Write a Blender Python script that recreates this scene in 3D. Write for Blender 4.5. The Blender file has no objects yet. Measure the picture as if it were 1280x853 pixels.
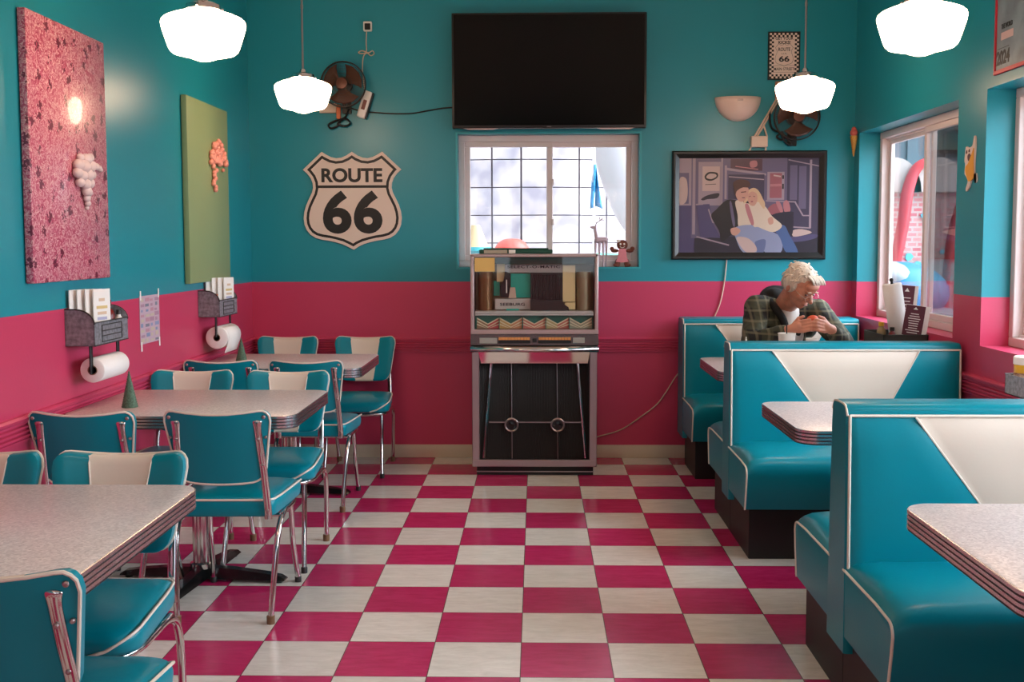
import bpy, bmesh, math, random
from mathutils import Vector, Matrix
random.seed(7)
PI = math.pi
C = bpy.context.scene.collection
XL, XR, YB, YF, ZC = -1.853, 2.033, 6.979, -2.4, 3.2   # room: left wall, right wall, back wall, wall behind the camera, ceiling
ZP = 1.155                                              # height where pink paint meets teal

# ---------------------------------------------------------------- materials
def lin(c):
    return tuple((x/255/12.92 if x/255 <= .04045 else ((x/255+.055)/1.055)**2.4) for x in c) + (1,)
MATS = {}
def mat(name, col, rough=.5, metal=0, spec=.5, emit=0, noise=0, nscale=30, bump=0, bscale=60, coat=0, ncol=None, stretch=None):
    if name in MATS: return MATS[name]
    m = bpy.data.materials.new(name); m.use_nodes = True
    nt = m.node_tree; b = nt.nodes['Principled BSDF']
    b.inputs['Base Color'].default_value = lin(col)
    b.inputs['Roughness'].default_value = rough
    b.inputs['Metallic'].default_value = metal
    b.inputs['Specular IOR Level'].default_value = spec
    b.inputs['Coat Weight'].default_value = coat
    if emit:
        b.inputs['Emission Color'].default_value = lin(col); b.inputs['Emission Strength'].default_value = emit
    if noise or bump:
        tc = nt.nodes.new('ShaderNodeTexCoord'); src = tc.outputs['Object']
        if stretch:
            mp = nt.nodes.new('ShaderNodeMapping'); mp.inputs['Scale'].default_value = stretch
            nt.links.new(src, mp.inputs['Vector']); src = mp.outputs['Vector']
    if noise:
        n = nt.nodes.new('ShaderNodeTexNoise'); n.inputs['Scale'].default_value = nscale; n.inputs['Detail'].default_value = 4
        nt.links.new(src, n.inputs['Vector'])
        r = nt.nodes.new('ShaderNodeValToRGB')
        r.color_ramp.elements[0].position = .35; r.color_ramp.elements[1].position = .65
        dark = ncol or tuple(x*(1-noise) for x in col)
        r.color_ramp.elements[0].color = lin(dark); r.color_ramp.elements[1].color = lin(col)
        nt.links.new(n.outputs['Fac'], r.inputs['Fac']); nt.links.new(r.outputs['Color'], b.inputs['Base Color'])
    if bump:
        n = nt.nodes.new('ShaderNodeTexNoise'); n.inputs['Scale'].default_value = bscale; n.inputs['Detail'].default_value = 3
        nt.links.new(src, n.inputs['Vector'])
        bp = nt.nodes.new('ShaderNodeBump'); bp.inputs['Strength'].default_value = bump; bp.inputs['Distance'].default_value = .002
        nt.links.new(n.outputs['Fac'], bp.inputs['Height']); nt.links.new(bp.outputs['Normal'], b.inputs['Normal'])
    MATS[name] = m; return m

TEAL = (26, 141, 156); PINK = (198, 62, 98)
M_ceil = mat('ceiling_paint', (225, 220, 212), .7)
M_teal = mat('teal_vinyl', (0, 134, 152), .31, spec=.3, bump=.12, bscale=90)
M_cream = mat('cream_vinyl', (226, 212, 196), .42, bump=.1, bscale=90)
M_piping = mat('white_piping', (232, 222, 208), .4)
M_chrome = mat('chrome', (205, 200, 200), .13, 1)
M_alu = mat('brushed_metal', (176, 160, 160), .34, 1, bump=.05, bscale=200)
M_rib = mat('ribbed_aluminium', (222, 212, 216), .27, 1)
M_rubber = mat('brown_rubber', (120, 88, 62), .7)
M_black = mat('black_metal', (16, 16, 17), .42)
M_blackgl = mat('black_glossy', (9, 9, 10), .22)
M_kick = mat('black_plinth', (20, 17, 17), .5)
M_white = mat('white_enamel', (236, 230, 222), .4)
M_vinyl_frame = mat('window_vinyl', (222, 208, 206), .45)
M_paper = mat('paper_towel', (238, 234, 232), .85, bump=.5, bscale=160)
M_card = mat('menu_paper', (236, 232, 228), .6)
M_galv = mat('galvanised', (150, 150, 158), .5, .35, noise=.25, nscale=60)
M_tree = mat('cone_yarn', (92, 122, 100), .8, noise=.3, nscale=150)
M_skin = mat('skin', (206, 138, 112), .5, noise=.1, nscale=25)
M_hair = mat('white_hair', (226, 210, 192), .65, noise=.14, nscale=80, stretch=(1, 1, .25))
M_dark = mat('dark_grey', (40, 38, 38), .5)
M_orange = mat('orange_plastic', (210, 108, 60), .5)
M_beige = mat('beige_plastic', (214, 190, 170), .5)

def wall_mat():
    m = bpy.data.materials.new('two_tone_wall_paint'); m.use_nodes = True; nt = m.node_tree; L = nt.links
    b = nt.nodes['Principled BSDF']; b.inputs['Roughness'].default_value = .33; b.inputs['Specular IOR Level'].default_value = .45
    tc = nt.nodes.new('ShaderNodeTexCoord'); sp = nt.nodes.new('ShaderNodeSeparateXYZ'); L.new(tc.outputs['Object'], sp.inputs[0])
    g = nt.nodes.new('ShaderNodeMath'); g.operation = 'GREATER_THAN'; g.inputs[1].default_value = ZP; L.new(sp.outputs['Z'], g.inputs[0])
    n = nt.nodes.new('ShaderNodeTexNoise'); n.inputs['Scale'].default_value = 1.7; L.new(tc.outputs['Object'], n.inputs['Vector'])
    mx = nt.nodes.new('ShaderNodeMix'); mx.data_type = 'RGBA'; L.new(g.outputs[0], mx.inputs['Factor'])
    mx.inputs[6].default_value = lin(PINK); mx.inputs[7].default_value = lin(TEAL)
    L.new(mx.outputs[2], b.inputs['Base Color'])
    n2 = nt.nodes.new('ShaderNodeTexNoise'); n2.inputs['Scale'].default_value = 90; L.new(tc.outputs['Object'], n2.inputs['Vector'])
    bp = nt.nodes.new('ShaderNodeBump'); bp.inputs['Strength'].default_value = .12; bp.inputs['Distance'].default_value = .002
    L.new(n2.outputs['Fac'], bp.inputs['Height']); L.new(bp.outputs['Normal'], b.inputs['Normal'])
    return m
M_wall = wall_mat()
M_pink = mat('pink_paint', PINK, .33, spec=.45)

def floor_mat():
    T = .3048
    m = bpy.data.materials.new('checker_vinyl_tile'); m.use_nodes = True; nt = m.node_tree; L = nt.links; N = nt.nodes.new
    b = nt.nodes['Principled BSDF']; b.inputs['Specular IOR Level'].default_value = .5
    tc = N('ShaderNodeTexCoord'); mp = N('ShaderNodeMapping'); mp.inputs['Location'].default_value = (.0529/T, -3.404/T + 40, 0)
    mp.inputs['Scale'].default_value = (1/T, 1/T, 1); L.new(tc.outputs['Object'], mp.inputs[0])
    sp = N('ShaderNodeSeparateXYZ'); L.new(mp.outputs[0], sp.inputs[0])
    def mt(op, a, bb=None):
        x = N('ShaderNodeMath'); x.operation = op
        for i, v in enumerate((a, bb)):
            if v is None: continue
            if isinstance(v, (int, float)): x.inputs[i].default_value = v
            else: L.new(v, x.inputs[i])
        return x.outputs[0]
    ax = mt('ADD', sp.outputs[0], 40.0)
    fx, fy = mt('FLOOR', ax), mt('FLOOR', sp.outputs[1])
    par = mt('MODULO', mt('ADD', fx, fy), 2.0); par = mt('GREATER_THAN', par, .5)
    dx = mt('ABSOLUTE', mt('SUBTRACT', mt('FRACT', ax), .5)); dy = mt('ABSOLUTE', mt('SUBTRACT', mt('FRACT', sp.outputs[1]), .5))
    gr = mt('GREATER_THAN', mt('MAXIMUM', dx, dy), .4945)
    cv = N('ShaderNodeCombineXYZ'); L.new(fx, cv.inputs[0]); L.new(fy, cv.inputs[1])
    wn = N('ShaderNodeTexWhiteNoise'); wn.noise_dimensions = '2D'; L.new(cv.outputs[0], wn.inputs[0])
    va = N('ShaderNodeVectorMath'); va.operation = 'MULTIPLY_ADD'; L.new(wn.outputs['Color'], va.inputs[0]); va.inputs[1].default_value = (9, 9, 9); L.new(mp.outputs[0], va.inputs[2])
    st = N('ShaderNodeMapping'); st.inputs['Scale'].default_value = (1.2, 5, 1); L.new(va.outputs[0], st.inputs[0])
    n = N('ShaderNodeTexNoise'); n.inputs['Scale'].default_value = 2.2; n.inputs['Detail'].default_value = 7; n.inputs['Roughness'].default_value = .7; n.inputs['Distortion'].default_value = .6; L.new(st.outputs[0], n.inputs['Vector'])
    def ramp(a, c):
        r = N('ShaderNodeValToRGB'); r.color_ramp.elements[0].position = .32; r.color_ramp.elements[1].position = .68
        r.color_ramp.elements[0].color = lin(a); r.color_ramp.elements[1].color = lin(c); L.new(n.outputs['Fac'], r.inputs[0]); return r.outputs[0]
    c0, c1 = ramp((178, 28, 86), (204, 46, 106)), ramp((212, 206, 196), (236, 231, 222))
    mx = N('ShaderNodeMix'); mx.data_type = 'RGBA'; L.new(par, mx.inputs['Factor']); L.new(c0, mx.inputs[6]); L.new(c1, mx.inputs[7])
    hv = N('ShaderNodeHueSaturation'); L.new(mx.outputs[2], hv.inputs['Color'])
    vv = mt('MULTIPLY', wn.outputs['Value'], .16); vv = mt('ADD', vv, .9); L.new(vv, hv.inputs['Value'])
    m2 = N('ShaderNodeMix'); m2.data_type = 'RGBA'; L.new(gr, m2.inputs['Factor']); L.new(hv.outputs[0], m2.inputs[6]); m2.inputs[7].default_value = lin((95, 60, 62))
    L.new(m2.outputs[2], b.inputs['Base Color'])
    n3 = N('ShaderNodeTexNoise'); n3.inputs['Scale'].default_value = 3; n3.inputs['Detail'].default_value = 5; L.new(tc.outputs['Object'], n3.inputs['Vector'])
    rr = N('ShaderNodeMapRange'); rr.inputs['To Min'].default_value = .14; rr.inputs['To Max'].default_value = .32; L.new(n3.outputs['Fac'], rr.inputs['Value']); L.new(rr.outputs[0], b.inputs['Roughness'])
    n4 = N('ShaderNodeTexNoise'); n4.inputs['Scale'].default_value = 14; L.new(tc.outputs['Object'], n4.inputs['Vector'])
    bp = N('ShaderNodeBump'); bp.inputs['Strength'].default_value = .10; bp.inputs['Distance'].default_value = .01
    L.new(n4.outputs['Fac'], bp.inputs['Height']); L.new(bp.outputs['Normal'], b.inputs['Normal'])
    return m
M_floor = floor_mat()

def laminate():
    m = mat('cracked_ice_laminate', (206, 194, 192), .3); nt = m.node_tree; b = nt.nodes['Principled BSDF']
    tc = nt.nodes.new('ShaderNodeTexCoord'); v = nt.nodes.new('ShaderNodeTexVoronoi'); v.inputs['Scale'].default_value = 170
    nt.links.new(tc.outputs['Object'], v.inputs['Vector']); r = nt.nodes.new('ShaderNodeValToRGB')
    r.color_ramp.elements[0].color = lin((184, 172, 172)); r.color_ramp.elements[1].color = lin((226, 216, 214))
    nt.links.new(v.outputs['Color'], r.inputs[0]); nt.links.new(r.outputs[0], b.inputs['Base Color']); return m
M_top = laminate()

def pane_mat(name='window_glass', tint=(1, 1, 1), extra=0.0):
    m = bpy.data.materials.new(name); m.use_nodes = True; nt = m.node_tree; nt.nodes.clear(); N = nt.nodes.new
    o = N('ShaderNodeOutputMaterial'); t = N('ShaderNodeBsdfTransparent'); t.inputs[0].default_value = tint + (1,)
    g = N('ShaderNodeBsdfGlossy'); g.inputs['Roughness'].default_value = .02; f = N('ShaderNodeFresnel')
    ge = N('ShaderNodeNewGeometry'); mr = N('ShaderNodeMapRange'); mr.inputs['To Min'].default_value = 1.45; mr.inputs['To Max'].default_value = 1/1.45   # same Fresnel from either side of the thin pane
    nt.links.new(ge.outputs['Backfacing'], mr.inputs['Value']); nt.links.new(mr.outputs[0], f.inputs[0])
    mx = N('ShaderNodeMixShader'); nt.links.new(f.outputs[0], mx.inputs[0]); nt.links.new(t.outputs[0], mx.inputs[1]); nt.links.new(g.outputs[0], mx.inputs[2])
    last = mx.outputs[0]
    if extra:
        d = N('ShaderNodeBsdfDiffuse'); d.inputs[0].default_value = (.02, .02, .02, 1); m2 = N('ShaderNodeMixShader'); m2.inputs[0].default_value = extra
        nt.links.new(last, m2.inputs[1]); nt.links.new(d.outputs[0], m2.inputs[2]); last = m2.outputs[0]
    nt.links.new(last, o.inputs[0]); return m
M_glass = pane_mat(); M_screen = pane_mat('insect_screen', (1, 1, 1), .55)

def print_floral():
    m = mat('pink_floral_fabric', (196, 98, 124), .3, coat=.3); nt = m.node_tree; b = nt.nodes['Principled BSDF']; L = nt.links; N = nt.nodes.new
    tc = N('ShaderNodeTexCoord')
    n = N('ShaderNodeTexNoise'); n.inputs['Scale'].default_value = 42; n.inputs['Detail'].default_value = 3; n.inputs['Distortion'].default_value = 2.5; L.new(tc.outputs['Object'], n.inputs['Vector'])
    r = N('ShaderNodeValToRGB'); e = r.color_ramp.elements; e[0].position = .40; e[0].color = lin((178, 70, 100)); e[1].position = .47; e[1].color = lin((198, 104, 128))
    for p, c in ((.52, (200, 112, 134)), (.545, (228, 188, 186)), (.575, (228, 190, 188)), (.6, (196, 108, 130))):
        x = e.new(p); x.color = lin(c)
    L.new(n.outputs['Fac'], r.inputs[0])
    v = N('ShaderNodeTexVoronoi'); v.inputs['Scale'].default_value = 12; v.inputs['Randomness'].default_value = .6; L.new(tc.outputs['Object'], v.inputs['Vector'])
    n2 = N('ShaderNodeTexNoise'); n2.inputs['Scale'].default_value = 75; L.new(tc.outputs['Object'], n2.inputs['Vector'])
    a = N('ShaderNodeMath'); a.operation = 'MULTIPLY_ADD'; L.new(n2.outputs['Fac'], a.inputs[0]); a.inputs[1].default_value = .9; L.new(v.outputs['Distance'], a.inputs[2])
    lt = N('ShaderNodeMath'); lt.operation = 'LESS_THAN'; L.new(a.outputs[0], lt.inputs[0]); lt.inputs[1].default_value = .66
    mx = N('ShaderNodeMix'); mx.data_type = 'RGBA'; L.new(lt.outputs[0], mx.inputs['Factor']); L.new(r.outputs[0], mx.inputs[6]); mx.inputs[7].default_value = lin((112, 42, 66))
    L.new(mx.outputs[2], b.inputs['Base Color']); return m
M_floral = print_floral()
M_green = mat('green_canvas', (138, 158, 112), .42, bump=.2, bscale=250)

def plaid():
    m = mat('plaid_flannel', (40, 44, 38), .85, bump=.3, bscale=200); nt = m.node_tree; b = nt.nodes['Principled BSDF']; L = nt.links; N = nt.nodes.new
    tc = N('ShaderNodeTexCoord')
    def band(d, sc, thr, ph=0):
        w = N('ShaderNodeTexWave'); w.bands_direction = d; w.inputs['Scale'].default_value = sc; w.inputs['Distortion'].default_value = .6; w.inputs['Detail'].default_value = 0; w.inputs['Phase Offset'].default_value = ph
        L.new(tc.outputs['Object'], w.inputs['Vector']); g = N('ShaderNodeMapRange'); g.inputs['From Min'].default_value = thr; g.inputs['From Max'].default_value = thr+.12; L.new(w.outputs['Fac'], g.inputs['Value']); return g.outputs[0]
    base = None; col = lin((24, 26, 26))
    prev = None
    for d, sc, thr, ph, c, amt in (('X', 2.8, .45, 0, (60, 62, 46), .85), ('Z', 2.8, .5, 1, (62, 64, 48), .85), ('X', 5.6, .82, 2, (128, 122, 98), .42), ('Z', 5.6, .84, 3.5, (128, 122, 98), .42)):
        mx = N('ShaderNodeMix'); mx.data_type = 'RGBA'; f = band(d, sc, thr, ph); k = N('ShaderNodeMath'); k.operation = 'MULTIPLY'; L.new(f, k.inputs[0]); k.inputs[1].default_value = amt
        L.new(k.outputs[0], mx.inputs['Factor'])
        if prev is None: mx.inputs[6].default_value = col
        else: L.new(prev, mx.inputs[6])
        mx.inputs[7].default_value = lin(c); prev = mx.outputs[2]
    L.new(prev, b.inputs['Base Color']); return m

# ---------------------------------------------------------------- mesh helpers
def NB(): return bmesh.new()
def setm(faces, mi, bm=None):
    for f in faces: f.material_index = mi
def add_box(bm, x0, x1, y0, y1, z0, z1, mi=0, r=0, seg=2, mtx=None):
    x0, x1 = sorted((x0, x1)); y0, y1 = sorted((y0, y1)); z0, z1 = sorted((z0, z1))
    t = bmesh.new(); v = [t.verts.new(p) for p in ((x0,y0,z0),(x1,y0,z0),(x1,y1,z0),(x0,y1,z0),(x0,y0,z1),(x1,y0,z1),(x1,y1,z1),(x0,y1,z1))]
    for q in ((3,2,1,0),(4,5,6,7),(0,1,5,4),(1,2,6,5),(2,3,7,6),(3,0,4,7)): t.faces.new([v[i] for i in q])
    if r: bmesh.ops.bevel(t, geom=list(t.edges), offset=r, segments=seg, profile=.5, affect='EDGES')
    merge(bm, t, mtx, mi)
def merge(bm, t, mtx=None, mi=None):
    if mtx is not None: bmesh.ops.transform(t, matrix=mtx, verts=t.verts)
    vm = {v: bm.verts.new(v.co) for v in t.verts}
    for f in t.faces:
        try: g = bm.faces.new([vm[v] for v in f.verts])
        except ValueError: continue
        g.material_index = f.material_index if mi is None else mi
    t.free()
def smooth_path(pts, n=6, closed=False):
    P = [Vector(p) for p in pts]; out = []; m = len(P)
    for i in range(m if closed else m-1):
        if closed: a, b, c, d = P[(i-1) % m], P[i], P[(i+1) % m], P[(i+2) % m]
        else: a, b, c, d = P[max(i-1, 0)], P[i], P[i+1], P[min(i+2, m-1)]
        for k in range(n):
            t = k/n; out.append(.5*((2*b)+(c-a)*t+(2*a-5*b+4*c-d)*t*t+(3*b-3*c+d-a)*t**3))
    if not closed: out.append(P[-1])
    return out
def add_tube(bm, pts, r, seg=8, mi=0, closed=False, flat=None):
    """round (or flat=(w,h) elliptical) tube along pts; r a number or a list"""
    P = [Vector(p) for p in pts]; n = len(P); rings = []; up = None
    for i in range(n):
        if closed: t = P[(i+1) % n]-P[i-1]
        else: t = P[min(i+1, n-1)]-P[max(i-1, 0)]
        if t.length < 1e-9: t = Vector((0, 0, 1))
        t.normalize()
        if up is None: up = Vector((0, 0, 1)) if abs(t.z) < .9 else Vector((0, 1, 0))
        u = up-t*up.dot(t)
        if u.length < 1e-6: u = t.orthogonal()
        u.normalize(); up = u; w = t.cross(u)
        rr = r[i] if isinstance(r, (list, tuple)) else r
        a, b = (rr, rr) if flat is None else (rr*flat[0], rr*flat[1])
        rings.append([bm.verts.new(P[i]+u*(a*math.cos(2*PI*k/seg))+w*(b*math.sin(2*PI*k/seg))) for k in range(seg)])
    for i in range(n if closed else n-1):
        A, B = rings[i], rings[(i+1) % n]
        for k in range(seg):
            f = bm.faces.new((A[k], A[(k+1) % seg], B[(k+1) % seg], B[k])); f.material_index = mi
    if not closed:
        for R_, s in ((rings[0], -1), (rings[-1], 1)):
            f = bm.faces.new(R_ if s > 0 else R_[::-1]); f.material_index = mi
def add_lathe(bm, prof, seg=24, mi=0, mtx=None):
    t = bmesh.new(); rings = []
    for (r, z) in prof:
        if r < 1e-6: rings.append([t.verts.new((0, 0, z))])
        else: rings.append([t.verts.new((r*math.cos(2*PI*k/seg), r*math.sin(2*PI*k/seg), z)) for k in range(seg)])
    for A, B in zip(rings, rings[1:]):
        for k in range(seg):
            a, b, c, d = A[k % len(A)], A[(k+1) % len(A)], B[(k+1) % len(B)], B[k % len(B)]
            vs = [];
            for v in (a, b, c, d):
                if v not in vs: vs.append(v)
            if len(vs) > 2: t.faces.new(vs)
    for R_ in (rings[0], rings[-1]):
        if len(R_) > 2: t.faces.new(R_)
    bmesh.ops.recalc_face_normals(t, faces=t.faces)
    merge(bm, t, mtx, mi)
def add_prism(bm, poly, z0, z1, mi=0, mtx=None, r=0, seg=2):
    """polygon in local xy, extruded from z0 to z1"""
    t = bmesh.new(); A = [t.verts.new((x, y, z0)) for x, y in poly]; B = [t.verts.new((x, y, z1)) for x, y in poly]; n = len(poly)
    t.faces.new(A[::-1]); top = t.faces.new(B)
    for i in range(n): t.faces.new((A[i], A[(i+1) % n], B[(i+1) % n], B[i]))
    bmesh.ops.recalc_face_normals(t, faces=t.faces)
    if r: bmesh.ops.bevel(t, geom=[e for e in top.edges], offset=r, segments=seg, profile=.5, affect='EDGES')
    merge(bm, t, mtx, mi)
def add_ball(bm, c, r, mi=0, seg=16, mtx=None):
    if not isinstance(r, (tuple, list)): r = (r, r, r)
    t = bmesh.new(); bmesh.ops.create_uvsphere(t, u_segments=seg, v_segments=max(6, seg//2+2), radius=1)
    bmesh.ops.transform(t, matrix=Matrix.Translation(c) @ Matrix.Diagonal((*r, 1)), verts=t.verts); merge(bm, t, mtx, mi)
def add_cone(bm, a, b, ra, rb, seg=10, mi=0):
    a, b = Vector(a), Vector(b); add_tube(bm, [a, b], [ra, rb], seg, mi); add_ball(bm, a, ra, mi, seg); add_ball(bm, b, rb, mi, seg)
def rrect(x0, x1, y0, y1, r, n=6):
    out = []
    for cx, cy, a0 in ((x1-r, y1-r, 0), (x0+r, y1-r, 90), (x0+r, y0+r, 180), (x1-r, y0+r, 270)):
        for k in range(n+1):
            a = math.radians(a0+90*k/n); out.append((cx+r*math.cos(a), cy+r*math.sin(a)))
    return out
def obj(name, bm, mats, parent=None, smooth=35, loc=None):
    bmesh.ops.recalc_face_normals(bm, faces=bm.faces)
    me = bpy.data.meshes.new(name); bm.to_mesh(me); bm.free()
    if not isinstance(mats, (list, tuple)): mats = [mats]
    for m in mats: me.materials.append(m)
    if smooth:
        for p in me.polygons: p.use_smooth = True
        me.set_sharp_from_angle(angle=math.radians(smooth))
    o = bpy.data.objects.new(name, me); C.objects.link(o)
    if parent: o.parent = parent
    if loc: o.location = loc
    return o
def tag(o, label=None, cat=None, group=None, kind=None):
    if label: o['label'] = label
    if cat: o['category'] = cat
    if group: o['group'] = group
    if kind: o['kind'] = kind
    return o
def thing(name, label, cat, loc=(0, 0, 0), rz=0, group=None):
    o = bpy.data.objects.new(name, None); C.objects.link(o); o.location = loc; o.rotation_euler = (0, 0, rz); o.empty_display_size = .1
    return tag(o, label, cat, group)
def struct(name, bm, m, parent=None, **k):
    o = obj(name, bm, m, parent, **k)
    if parent is None: o['kind'] = 'structure'
    return o
def dup(root, loc, rz=0, label=None, group=None):
    kids = [c for c in root.children]
    r = root.copy(); C.objects.link(r); r.location = loc; r.rotation_euler = (0, 0, rz)
    if label: r['label'] = label
    if group: r['group'] = group
    for ch in kids:
        c = ch.copy(); C.objects.link(c); c.parent = r
        for g in ch.children:
            d = g.copy(); C.objects.link(d); d.parent = c
    return r
_tc = 0
def add_text(bm, body, cx, cy, w, h, z=0, mi=0, mtx=None, bold=.0, th=.0006, spacing=1.0):
    """lettering fitted to a w by h box centred on cx,cy in local xy"""
    cu = bpy.data.curves.new('lettering_curve', 'FONT'); cu.body = body; cu.size = 1; cu.offset = bold; cu.extrude = .01; cu.space_character = spacing; cu.resolution_u = 6
    o = bpy.data.objects.new('lettering_curve', cu); C.objects.link(o); bpy.context.view_layer.update()
    me = bpy.data.meshes.new_from_object(o.evaluated_get(bpy.context.evaluated_depsgraph_get()))
    bpy.data.objects.remove(o); bpy.data.curves.remove(cu)
    xs = [v.co.x for v in me.vertices]; ys = [v.co.y for v in me.vertices]; x0, x1, y0, y1 = min(xs), max(xs), min(ys), max(ys)
    M = Matrix.Translation((cx, cy, z)) @ Matrix.Diagonal((w/(x1-x0), h/(y1-y0), th/.02, 1)) @ Matrix.Translation((-(x0+x1)/2, -(y0+y1)/2, .01))
    t = bmesh.new(); t.from_mesh(me); bpy.data.meshes.remove(me); merge(bm, t, (mtx @ M) if mtx is not None else M, mi)
# frames: local xy drawn on a wall, z out of it
BACK = lambda y=YB: Matrix(((1,0,0,0),(0,0,-1,y),(0,1,0,0),(0,0,0,1)))      # (x,z) on the back wall, out = -Y
LEFT = lambda x=XL: Matrix(((0,0,1,x),(1,0,0,0),(0,1,0,0),(0,0,0,1)))        # local x = world Y, out = +X (mirrored text not used)
RIGHT = lambda x=XR: Matrix(((0,0,-1,x),(-1,0,0,0),(0,1,0,0),(0,0,0,1)))    # local x = -world Y, out = -X
def offset_poly(P, d):
    n = len(P); out = []
    area = sum(P[i][0]*P[(i+1) % n][1]-P[(i+1) % n][0]*P[i][1] for i in range(n)); s = 1 if area > 0 else -1
    for i in range(n):
        a, b, c = Vector(P[i-1]), Vector(P[i]), Vector(P[(i+1) % n])
        u, v = (b-a).normalized(), (c-b).normalized(); n1 = Vector((-u.y, u.x))*s; n2 = Vector((-v.y, v.x))*s
        m = (n1+n2)
        if m.length < 1e-6: m = n1.copy()
        m.normalize(); k = d/max(.45, m.dot(n1)); out.append((b.x+m.x*k, b.y+m.y*k))
    return out

# ---------------------------------------------------------------- room shell
bm = NB(); add_box(bm, XL-.2, XR+.35, YF-.2, YB+.2, -.1, 0); struct('floor', bm, M_floor, smooth=0)
bm = NB(); add_box(bm, XL-.2, XR+.35, YF-.2, YB+.2, ZC, ZC+.1); struct('ceiling', bm, M_ceil, smooth=0)
bm = NB(); add_box(bm, XL-.2, XL, YF-.2, YB+.2, 0, ZC); struct('wall_left', bm, M_wall, smooth=0)
def wall_with_holes(name, a0, a1, holes, axis, c0, c1):
    """axis 'x': wall spans x a0..a1 between y c0..c1; axis 'y': spans y between x c0..c1"""
    bm = NB()
    def bx(u0, u1, z0, z1):
        if axis == 'x': add_box(bm, u0, u1, c0, c1, z0, z1)
        else: add_box(bm, c0, c1, u0, u1, z0, z1)
    cur = a0
    for u0, u1, z0, z1 in sorted(holes):
        bx(cur, u0, 0, ZC); bx(u0, u1, 0, z0); bx(u0, u1, z1, ZC); cur = u1
    bx(cur, a1, 0, ZC); return struct(name, bm, M_wall, smooth=0)
WB = (-.506, .664, 1.248, 2.104)
wall_with_holes('wall_back', XL, XR+.21, [WB], 'x', YB, YB+.2)
WR = [(5.285, 6.875, .938, 2.09), (3.39, 4.958, .932, 2.095), (1.48, 3.06, .932, 2.095)]
wall_with_holes('wall_right', YF, YB, WR, 'y', XR, XR+.21)
WF = [(-1.5, -.3, .9, 2.3), (.3, 1.5, .9, 2.3)]  # unseen windows behind the camera, added and sized for frontal daylight
wall_with_holes('wall_front', XL, XR+.35, WF, 'x', YF-.2, YF)

def window(n, horizontal_axis, u0, u1, z0, z1, c, split=.5, screen=None, outd=1):
    """sliding window: outer frame, two sashes and their panes. c = room-side face coordinate, outd = +1 when outdoors is at larger coordinate"""
    root = bpy.data.objects.new('window_%d' % n, None); C.objects.link(root); root['kind'] = 'structure'
    def bx(bm, a0, a1, za, zb, d0, d1, r=.003):
        if horizontal_axis == 'x': add_box(bm, a0, a1, c+outd*d0, c+outd*d1, za, zb, 0, r, 1)
        else: add_box(bm, c+outd*d0, c+outd*d1, a0, a1, za, zb, 0, r, 1)
    f = .042; bm = NB()
    bx(bm, u0, u1, z0, z0+f, 0, .08); bx(bm, u0, u1, z1-f, z1, 0, .08); bx(bm, u0, u0+f, z0+f, z1-f, 0, .08); bx(bm, u1-f, u1, z0+f, z1-f, 0, .08)
    bx(bm, u0+f, u1-f, z0+f, z0+f+.012, .03, .05, .001); bx(bm, u0+f, u1-f, z1-f-.012, z1-f, .03, .05, .001)
    obj('window_frame', bm, M_vinyl_frame, root)
    um = u0+(u1-u0)*split
    for k, (a, b, d) in enumerate(((u0+f, um+.02, .012), (um-.02, u1-f, .045))):
        s = .034; bm = NB()
        za, zb = z0+f, z1-f
        bx(bm, a, b, za, za+s, d, d+.024); bx(bm, a, b, zb-s, zb, d, d+.024); bx(bm, a, a+s, za+s, zb-s, d, d+.024); bx(bm, b-s, b, za+s, zb-s, d, d+.024)
        sash = obj('window_sash', bm, M_vinyl_frame, root)
        bm = NB(); bx(bm, a+s, b-s, za+s, zb-s, d+.009, d+.014, 0); obj('pane', bm, M_glass, sash, smooth=0)
        if screen == k:
            bm = NB(); bx(bm, a+.01, b-.01, za+.01, zb-.01, .072, .074, 0); obj('insect_screen', bm, M_screen, root, smooth=0)
        if k == 1 and n == 1:
            bm = NB()
            for zz in (1.52, 1.78): bx(bm, um+.012, um+.028, zz, zz+.04, -.004, .012)
            obj('latch', bm, M_vinyl_frame, root)
    return root
window(1, 'x', WB[0]+.0, WB[1]-.0, WB[2], WB[3], YB+.085, .508)
for i, (a, b, z0, z1) in enumerate(WR):
    window(2+i, 'y', a, b, z0, z1, XR+.128, .52, 0 if i == 0 else None)
for i, (a, b, z0, z1) in enumerate(WF):
    window(6+i, 'x', a, b, z0, z1, YF-.1, .5, None, -1)
# teal casing bead round the back window, painted like the wall
bm = NB()
for a, b, c, d in ((WB[0]-.012, WB[0], WB[2]-.012, WB[3]+.012), (WB[1], WB[1]+.012, WB[2]-.012, WB[3]+.012), (WB[0], WB[1], WB[2]-.012, WB[2]), (WB[0], WB[1], WB[3], WB[3]+.012)):
    add_box(bm, a, b, YB-.006, YB+.004, c, d)
struct('trim_4', bm, mat('teal_gloss', (40, 160, 170), .3))
# ribbed chair rail on three walls
def rail(name, axis, a0, a1, c, s):
    bm = NB()
    prof = [(0, .696), (.012, .698), (.012, .706)]
    for k in range(4):
        z = .706+k*.0165; prof += [(.006, z+.002), (.006, z+.006), (.016, z+.009), (.016, z+.0145)]
    prof += [(.02, .775), (.022, .784), (.014, .792), (0, .794)]
    A = []; B = []
    for d, z in prof:
        pa = (a0, c+s*d, z) if axis == 'x' else (c+s*d, a0, z); pb = (a1, c+s*d, z) if axis == 'x' else (c+s*d, a1, z)
        A.append(bm.verts.new(pa)); B.append(bm.verts.new(pb))
    for i in range(len(prof)-1): bm.faces.new((A[i], A[i+1], B[i+1], B[i]))
    bm.faces.new(A); bm.faces.new(B[::-1])
    struct(name, bm, M_pink, smooth=20)
rail('trim_1', 'y', YF, YB, XL, 1); rail('trim_2', 'x', XL, XR, YB, -1); rail('trim_3', 'y', YF, YB, XR, -1)
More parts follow.
